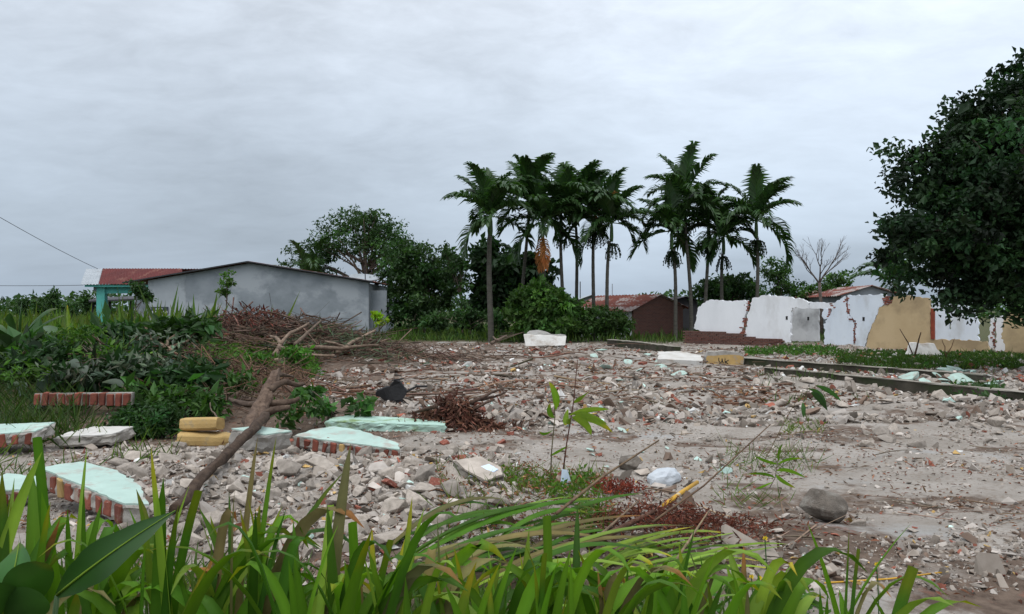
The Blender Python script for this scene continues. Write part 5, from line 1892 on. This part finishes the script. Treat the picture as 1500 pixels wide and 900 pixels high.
def clump(label, xb, d, blades, extra=0, spread=60, hmin=800, mats=('blade_green',), name='grass_clump', group=None):
    """blades: (xtip, ytip, width_px, cut). Bases sit on the verge round column xb at depth d."""
    bx = px(xb, d)
    r = thing(name, label, 'grass', (bx, d, T(bx, d)), group=group)
    b0 = np.array(r.location)
    todo = list(blades)
    todo = [q + (0,) for q in todo]
    for _ in range(extra * 2):
        u_ = RG.random()
        if u_ < .34:
            todo.append((xb + RG.normal(0, spread), RG.uniform(hmin, 880), RG.uniform(11, 21), RG.random() < .12, 0))
        elif u_ < .55:
            todo.append((xb + RG.normal(0, spread * 1.3), RG.uniform(hmin - 10, 880), RG.uniform(4, 9), False, 0))
        else:
            todo.append((xb + RG.choice((-1, 1, 1)) * RG.uniform(70, 240), RG.uniform(min(hmin + 40, 870), 890), RG.uniform(12, 23), False, 1))
    for (xt, yt, wp, cut, arch) in todo:
        dt_ = d + RG.uniform(-.22, .3)
        base = np.array((RG.normal(0, .07), RG.normal(0, .06), 0.))
        base[2] = T(b0[0] + base[0], b0[1] + base[1]) - b0[2] - .02
        tip = P(xt, yt, dt_) - b0
        ctrl = base * .5 + tip * .5
        ctrl[2] = base[2] + (tip[2] - base[2]) * .66
        ctrl[0] = base[0] + (tip[0] - base[0]) * RG.uniform(.12, .45)
        if arch:
            ctrl[2] = max(tip[2], .35) + RG.uniform(.12, .35)
            ctrl[0] = base[0] + (tip[0] - base[0]) * .45
        mb = MB()
        blade(mb, base, ctrl, tip, wp * dt_ / FPX, 11, cut=cut, side=np.array((1, RG.normal(0, .7), RG.normal(0, .1))), vee=.22, wmin=.6, peak=.45, wave=.035)
        mb.obj('blade', M[random.choice(mats)], r, smooth=True)
    return r


G = 'blade_green'
CL = [
    ('tall grass clump in front of the low small mint slab', 10, 2.6, [(62, 662, 22, 0), (48, 690, 24, 0), (4, 690, 22, 0), (22, 700, 20, 0), (-20, 660, 24, 0), (75, 735, 15, 0)], 10, 45),
    ('tall grass clump hiding one end of large brick-edged slab', 95, 2.7, [(55, 640, 16, 1), (128, 655, 9, 0), (100, 745, 16, 0), (62, 720, 24, 0), (150, 735, 16, 0)], 9, 45),
    ('grass clump with broad pointed blades between brick-edged slab and log', 250, 2.6, [(222, 655, 24, 0), (240, 700, 22, 0), (291, 718, 15, 1), (205, 730, 14, 0), (190, 745, 18, 0), (262, 740, 14, 0)], 10, 45),
    ('grass clump with two thin blades crossing the rubble pile', 360, 2.7, [(405, 640, 9, 0), (378, 640, 10, 0), (336, 720, 9, 0), (505, 690, 14, 0), (352, 745, 12, 0), (372, 790, 14, 0)], 9, 40),
    ('grass clump with the highest broad blade over the rubble pile', 455, 2.5, [(514, 650, 20, 0), (545, 775, 26, 0), (480, 770, 15, 0), (425, 790, 16, 0)], 9, 40),
    ('grass clump with forked pointed tips below the big concrete lumps', 560, 2.6, [(604, 728, 15, 0), (622, 743, 14, 0), (572, 790, 13, 1), (600, 790, 12, 0), (530, 800, 12, 0)], 9, 40),
    ('grass clump with a wide dull blade next to the forked tips', 700, 2.6, [(685, 836, 26, 1), (775, 775, 18, 0), (665, 800, 14, 0), (735, 820, 14, 0)], 9, 45),
    ('grass clump with a blunt trimmed upright blade below seedling', 810, 2.5, [(800, 755, 17, 1), (846, 738, 14, 0), (782, 825, 15, 0), (835, 815, 12, 0)], 10, 38),
    ('grass clump with drooping short blades below the brown leaf litter', 905, 2.6, [(875, 832, 14, 0), (965, 828, 13, 0), (912, 850, 18, 0), (935, 835, 12, 0), (977, 820, 8, 0)], 10, 38),
    ('grass clump with single thin upright spike', 1010, 2.6, [(1018, 770, 9, 0), (980, 830, 10, 0), (1052, 825, 13, 0), (1060, 850, 15, 0), (1035, 848, 12, 0)], 9, 34),
    ('short grass clump beside the small yellow flowers', 1085, 2.7, [(1125, 845, 12, 0), (1070, 830, 13, 0), (1095, 860, 14, 0)], 7, 30),
    ('isolated grass clump of six long blades on the bare earth', 1210, 2.6, [(1182, 765, 9, 0), (1243, 775, 12, 0), (1255, 803, 13, 1), (1335, 765, 14, 0), (1200, 860, 12, 0)], 3, 22),
    ('single broad blade standing apart on the bare earth', 1290, 2.7, [(1337, 830, 19, 1), (1275, 870, 10, 0)], 0, 10),
]
for (lb, xb, d, bl, ex, sp) in CL:
    clump(lb, xb, d, bl, ex + (3 if xb < 1100 else 0), sp, 715 if xb < 520 else 760 if xb < 650 else 795 if xb < 1150 else 850, (G, G, G, G, G, 'blade_pale', 'blade_pale', 'blade_mid', 'blade_mid', 'blade_mid', 'blade_dry'))

# flattened long blades behind the upright ones
FL = thing('flattened_grass', 'sheaf of long flattened green blades swept towards the reddish leaf litter', 'grass', hit(640, 862))
b0 = np.array(FL.location)
for i in range(34):
    x0 = RG.uniform(520, 760)
    y0 = RG.uniform(790, 880)
    L_ = RG.uniform(150, 300)
    sl_ = RG.uniform(-.42, -.02)
    a = hit(x0, y0) + np.array((0, 0, .02))
    e = hit(x0 + L_, y0 + L_ * sl_) + np.array((0, 0, RG.uniform(.02, .16)))
    e[1] = min(e[1], a[1] + .75)
    e[2] = T(e[0], e[1]) + RG.uniform(.03, .18)
    c = (a + e) / 2 + np.array((0, 0, RG.uniform(.12, .36)))
    mb = MB()
    blade(mb, a - b0, c - b0, e - b0, RG.uniform(.028, .05), 11, side=np.array((-.35, .9, .35)) + RG.normal(0, .2, 3), wmin=.5, peak=.4, vee=.1)
    mb.obj('blade', M[random.choice((G, G, 'blade_pale', 'blade_mid', 'blade_mid', 'blade_dry'))], FL, smooth=True)
FL = thing('flattened_grass', 'pale flattened straw-green blades below the reddish leaf litter', 'grass', hit(940, 845))
b0 = np.array(FL.location)
for i in range(26):
    x0 = RG.uniform(860, 990)
    y0 = RG.uniform(800, 862)
    L_ = RG.uniform(90, 190)
    a = hit(x0, y0)
    e = hit(x0 + L_, y0 + RG.uniform(-28, 8))
    c = (a + e) / 2 + np.array((0, 0, RG.uniform(.05, .2)))
    mb = MB()
    blade(mb, a - b0, c - b0, e + np.array((0, 0, RG.uniform(.01, .08))) - b0, RG.uniform(.015, .035), 9, side=np.array((-.35, .9, .35)) + RG.normal(0, .2, 3), wmin=.5, peak=.4, vee=.1)
    mb.obj('blade', M[random.choice((G, 'blade_pale', 'blade_pale'))], FL, smooth=True)

# broad dark leaves at the lower left
for nm, lb, q0, qc, q1, w, d, sd in (
        ('broad_leaf_plant', 'plant with one big dark pointed leaf slanting up before the rubble', (85, 872), (150, 815), (258, 748), 54, 2.3, (.5, -.25, -.85)),
        ('broad_leaf_plant', 'plant with broad dull dark leaves in the tall grass clump', (5, 905), (22, 850), (30, 795), 95, 2.2, (.9, -.2, .3))):
    root = np.array((px(q0[0] - 20, d), d, 0))
    root[2] = T(root[0], root[1])
    r = thing(nm, lb, 'plant', root)
    mb = MB()
    a = P(q0[0], q0[1], d) - root
    tube(mb, bez((0, 0, -.03), (0, 0, a[2] * .6), a, 6), np.linspace(.012, .007, 6), 6)
    mb.obj('stalk', M['palm_shaft'], r, smooth=True)
    mb = MB()
    blade(mb, a, P(*qc, d - .05) - root, P(*q1, d + .05) - root, w * d / FPX, 15, side=np.array(sd), wmin=.15, peak=.4, vee=.12, pw=1.0, wave=.05)
    o = mb.obj('leaf', M['blade_dark'], r, smooth=True)
    mb = MB()
    tube(mb, bez(a, P(*qc, d - .05) - root, P(*q1, d + .05) - root, 10) + np.array((0, -.003, .002)), np.linspace(.004, .001, 10), 5)
    mb.obj('midrib', M['blade_pale'], o, smooth=True)
    if q0[0] < 50:
        for (t1, c1, w1) in (((70, 825), (40, 850), 60), ((-30, 850), (-10, 860), 70), ((72, 880), (40, 880), 55)):
            mb = MB()
            blade(mb, a, P(*c1, d - .1) - root, P(*t1, d - .12) - root, w1 * d / FPX, 13, side=np.array((.3, -.5, .8)), wmin=.15, peak=.45, vee=.12)
            mb.obj('leaf', M['blade_dark'], r, smooth=True)

# low verge grass, uncountable
X = RG.uniform(-3.2, 2.0, 5200)
Y = RG.uniform(2.1, 4.6, 5200) + .0
k = (Y < 4.5 - .25 * X - .5 * vnoise(X / .5, X * 0, 91)) & (X < 1.35 - .15 * (Y - 2))
grass_stuff('verge_grass', 'dense short grass growing under the tall roadside blades', X[k], Y[k], .24, .016, M['grass'], lean=.6)
X = RG.uniform(-3.0, 1.6, 1400)
Y = RG.uniform(2.2, 4.3, 1400)
weed_patch('verge_weeds', 'small leafy weeds between the roadside grass blades', X, Y, .045, .10, M['leaf_bright'], (.8, .9, .7), nper=6)
X, Y = scat_mask(420, -40, 260, 640, 720, 97, .45)
grass_stuff('slab_grass', 'thin green grass growing round the mint slabs', X, Y, .26, .012, M['grass'], lean=.8, tb=(1.1, 1.05, .7))
# weedy hummock in front of the seedlings
X, Y = scat_mask(520, 655, 880, 700, 800, 92, .42)
weed_patch('weed_hummock', 'bright tangled weeds around the foot of the seedlings', X, Y, .04, .07, M['leaf_bright'], (1.2, 1.1, .75), nper=8)
X, Y = scat_mask(650, 640, 900, 690, 810, 93, .4)
grass_stuff('hummock_grass', 'fine green grass among the weeds at seedlings foot', X, Y, .16, .007, M['grass'], lean=.9, tb=(1.4, 1.15, .8))
X, Y = scat_mask(1500, 640, 900, 690, 800, 96, .3)
litter('weed_litter', 'straw and brown litter under the weeds by the seedlings', X, Y, .05, M['dry_leaf'], (1.5, 1.4, 1.2), h=.05)
X, Y = scat_mask(260, 1055, 1195, 665, 745, 94, .3)
grass_stuff('sprig_grass', 'wispy pale grass sprigs above the boulder', X, Y, .22, .008, M['grass'], lean=.9, tb=(1.3, 1.2, 1))
X, Y = scat_mask(120, 1145, 1205, 618, 640, 95, .2)
grass_stuff('mid_grass', 'yellow-green grass tuft on the pale ground', X, Y, .12, .012, M['grass'], lean=.8, tb=(1.5, 1.3, .9))
# red-brown fibrous litter
hp = hit(985, 775)
n = 2600
C0 = np.column_stack([RG.normal(hp[0] - .05, .42, n), RG.normal(hp[1] + .05, .22, n), np.zeros(n)])
C0[:, 2] = terr(C0[:, 0], C0[:, 1]) + RG.random(n) * .15 * np.exp(-((C0[:, 0] - hp[0]) / .5) ** 2)
mb = MB()
leaves(mb, C0, unit(rdir(n) * np.array((1, 1, .6))), rdir(n, .5), .055 * np.exp(RG.normal(0, .3, n)), .012, .35, tints(n, .45, .1, (.9, .6, .55)))
tag(mb.obj('fern_litter', M['dry_leaf'], None), 'reddish-brown dead fern litter behind the grass verge', 'litter', kind='stuff')
hp2 = hit(905, 722)
n = 500
C0 = np.column_stack([RG.normal(hp2[0], .12, n), RG.normal(hp2[1], .09, n), np.zeros(n)])
C0[:, 2] = terr(C0[:, 0], C0[:, 1]) + RG.random(n) * .1
mb = MB()
leaves(mb, C0, rdir(n), rdir(n, .5), .05, .014, .3, tints(n, .3, .1, (1.2, .5, .45)))
tag(mb.obj('red_litter', M['dry_leaf'], None), 'small crimson withered leaf tuft below the earth lump', 'litter', kind='stuff')


# stems, sticks, seedlings
def stalk(label, pts, r, leaf=(), mat='dead_wood', name='dry_stalk', cat='stick', tint=(1, 1, 1), lm='blade_green', part='stem'):
    b = P(*pts[0])
    rt = thing(name, label, cat, b)
    mb = MB()
    Q = np.array([P(*q) for q in pts]) - b
    tube(mb, np.concatenate([bez(Q[k], (Q[k] + Q[k + 1]) / 2, Q[k + 1], 4)[:-1] for k in range(len(Q) - 1)] + [Q[-1:]]), np.linspace(r, r * .5, 3 * (len(Q) - 1) + 1), 6, tint=tint)
    mb.obj(part, M[mat], rt, smooth=True)
    for (x0, y0, xm, ym, x1, y1, d, w) in leaf:
        mb = MB()
        blade(mb, P(x0, y0, d) - b, P(xm, ym, d - .03) - b, P(x1, y1, d - .02) - b, w * d / FPX, 8, side=np.array((.6, -.3, .7)) if abs(x1 - x0) > abs(y1 - y0) * .6 else np.array((1, .3, 0)), wmin=.2, peak=.4, vee=.1)
        mb.obj('leaf', M[lm], rt, smooth=True)
    return rt


D5 = hit(812, 706)[1]
stalk('bamboo-like seedling with one bright upright leaf', [(806, 712, D5), (808, 660, D5), (813, 610, D5), (812, 595, D5)], .007,
      [(814, 600, 818, 580, 804, 559, D5, 11), (812, 612, 800, 606, 806, 590, D5, 8), (810, 630, 795, 640, 790, 632, D5, 5), (806, 668, 822, 660, 834, 652, D5, 5)], name='seedling', cat='seedling', tint=(.8, .9, .6))
stalk('taller seedling with maroon stem and drooping yellowing leaves', [(822, 712, D5 - .1), (830, 650, D5 - .1), (840, 590, D5 - .05), (846, 527, D5)], .008,
      [(833, 622, 830, 606, 830, 622, D5 - .1, 10), (832, 600, 826, 622, 831, 622, D5 - .1, 9), (835, 608, 862, 598, 892, 600, D5 - .1, 9), (838, 612, 865, 606, 898, 634, D5 - .1, 11), (838, 612, 860, 616, 866, 638, D5 - .1, 12), (838, 606, 860, 606, 890, 622, D5 - .1, 10), (840, 590, 852, 585, 866, 571, D5, 8)],
      name='seedling', cat='seedling', tint=(.75, .4, .35), lm='blade_pale')
D6 = hit(1110, 690)[1]
stalk('thin arching sprout with dark drooping leaves over pale ground', [(1112, 688, D6), (1130, 655, D6), (1150, 615, D6), (1168, 585, D6), (1200, 562, D6)], .005,
      [(1176, 590, 1178, 600, 1177, 612, D6, 8), (1188, 575, 1200, 580, 1212, 602, D6, 9), (1195, 565, 1215, 570, 1232, 588, D6, 7), (1185, 570, 1205, 574, 1210, 598, D6, 7)], name='seedling', cat='seedling', lm='blade_dark', tint=(.8, .8, .6))
D7 = hit(1120, 715)[1]
stalk('leafy wispy weed sprig beside the boulder', [(1125, 718, D7), (1135, 700, D7), (1140, 668, D7)], .005,
      [(1135, 700, 1120, 690, 1092, 695, D7, 5), (1137, 690, 1150, 684, 1180, 700, D7, 6), (1136, 695, 1142, 705, 1165, 715, D7, 6), (1139, 680, 1120, 676, 1105, 668, D7, 5), (1139, 680, 1155, 670, 1175, 672, D7, 5), (1132, 706, 1115, 712, 1090, 725, D7, 6), (1140, 676, 1138, 660, 1146, 650, D7, 5)], name='weed_sprig', cat='plant')
stalk('long straight dry stalk rising from the verge grass', [(815, 752, 4.9), (880, 700, 5.4), (965, 645, 6.0)], .011, tint=(1.0, .9, .7))
stalk('thin dry cane rising past the yellow pole', [(955, 765, 5.0), (1030, 712, 5.4), (1128, 622, 6.0)], .008, tint=(.9, .75, .6))
stalk('short grey twig poking out of the fern litter', [(990, 820, 4.7), (1020, 775, 4.9), (1038, 748, 5.1)], .009, tint=(1.5, 1.5, 1.2))
stalk('pale dry stick lying along the fern litter', [(870, 792, 5.0), (900, 765, 5.3), (935, 733, 5.7)], .012, tint=(1.5, 1.4, 1.2))
stalk('thick brown rotten stem under the fern litter', [(862, 800, 4.95), (900, 778, 5.2), (960, 748, 5.6)], .028, tint=(.9, .6, .5))
a_, b_ = hit(1125, 862), hit(1388, 842)
for nm, lb, pts, r, mt in (('bamboo_stick', 'long yellow bamboo stick lying on the bare earth', [hit(x_, y_) + np.array((0, 0, .012)) for x_, y_ in ((1120, 862), (1200, 857), (1300, 851), (1388, 840))], .005, 'yellow_pole'),
                           ('yellow_pole', 'stub of yellow painted pole on the fern litter', [hit(972, 752) + np.array((0, 0, .06)), hit(996, 735) + np.array((0, 0, .07)), hit(1021, 716) + np.array((0, 0, .06))], .018, 'yellow_pole')):
    mb = MB()
    tube(mb, pts, r, 8)
    tag(mb.obj(nm, M[mt], None, smooth=True), lb, 'stick')

# plastic and paper scraps
q = hit(975, 712)
bm = bmesh.new()
bmesh.ops.create_icosphere(bm, subdivisions=3, radius=1)
rr = np.random.default_rng(5)
for v in bm.verts:
    s_ = .75 + .35 * float(vnoise(v.co.x * 2.3 + 5, v.co.y * 2.3 + v.co.z * 1.7, 5)) + .12 * float(vnoise(v.co.x * 7, v.co.y * 7 + v.co.z * 6, 6))
    v.co = Vector((v.co.x * .17 * s_, v.co.y * .11 * s_, max(v.co.z, -.4) * .10 * s_))
me = bpy.data.meshes.new('plastic_bag')
bm.to_mesh(me)
bm.free()
for pp in me.polygons:
    pp.use_smooth = False
tag(link('plastic_bag', me, M['plastic_white'], None, (q[0], q[1] + .1, q[2] + .05), (.1, -.1, .5)), 'crumpled translucent white plastic bag by the earth lump', 'bag')
q = hit(828, 714)
r = thing('card_scrap', 'pale blue folded card standing among the weeds by seedlings', 'scrap', (q[0], q[1], q[2]))
poly_slab('card', [(-.045, 0, .02), (.03, .02, 0), (.05, .01, .05), (.02, 0, .15), (-.03, 0, .16)], (0, .004, 0), M['paper_blue'], r)
poly_slab('card_back', [(-.10, .02, .04), (-.045, .006, .02), (-.03, .006, .15), (-.06, .03, .12)], (0, .004, 0), M['brick'], r)
q = hit(706, 708)
r = thing('plastic_wrapper', 'bluish shiny plastic wrapper on concrete by the leaning slab', 'scrap', (q[0], q[1], q[2] + .06))
poly_slab('film', [(-.12, -.03, 0), (.04, -.05, .02), (.14, .02, .05), (.06, .1, .08), (-.06, .08, .05)], (0, 0, .006), M['paper_blue'], r, jag=.008, step=.03)
for i, (x_, y_) in enumerate(((1100, 844), (1112, 846), (1283, 826), (1120, 788))):
    d = 3.6
    b = np.array((px(x_, d), d, T(px(x_, d), d)))
    top = P(x_, y_, d) - b
    r = thing('wild_flower', 'small yellow wildflower on a thin stem at the verge', 'flower', b, group='yellow wildflowers')
    mb = MB()
    tube(mb, bez((0, 0, -.02), (.02, 0, top[2] * .5), top, 5), .003, 5)
    mb.obj('stem', M['palm_shaft'], r)
    mb = MB()
    an = np.arange(5) / 5 * 6.28
    Dp = unit(np.column_stack([np.cos(an), -.3 + 0 * an, np.sin(an) * .6 + .2]))
    leaves(mb, np.repeat(top[None], 5, 0), Dp, unit(np.tile(np.array((0, -.8, .6)), (5, 1))), .014, .010, .1)
    mb.obj('petals', M['flower'], r)
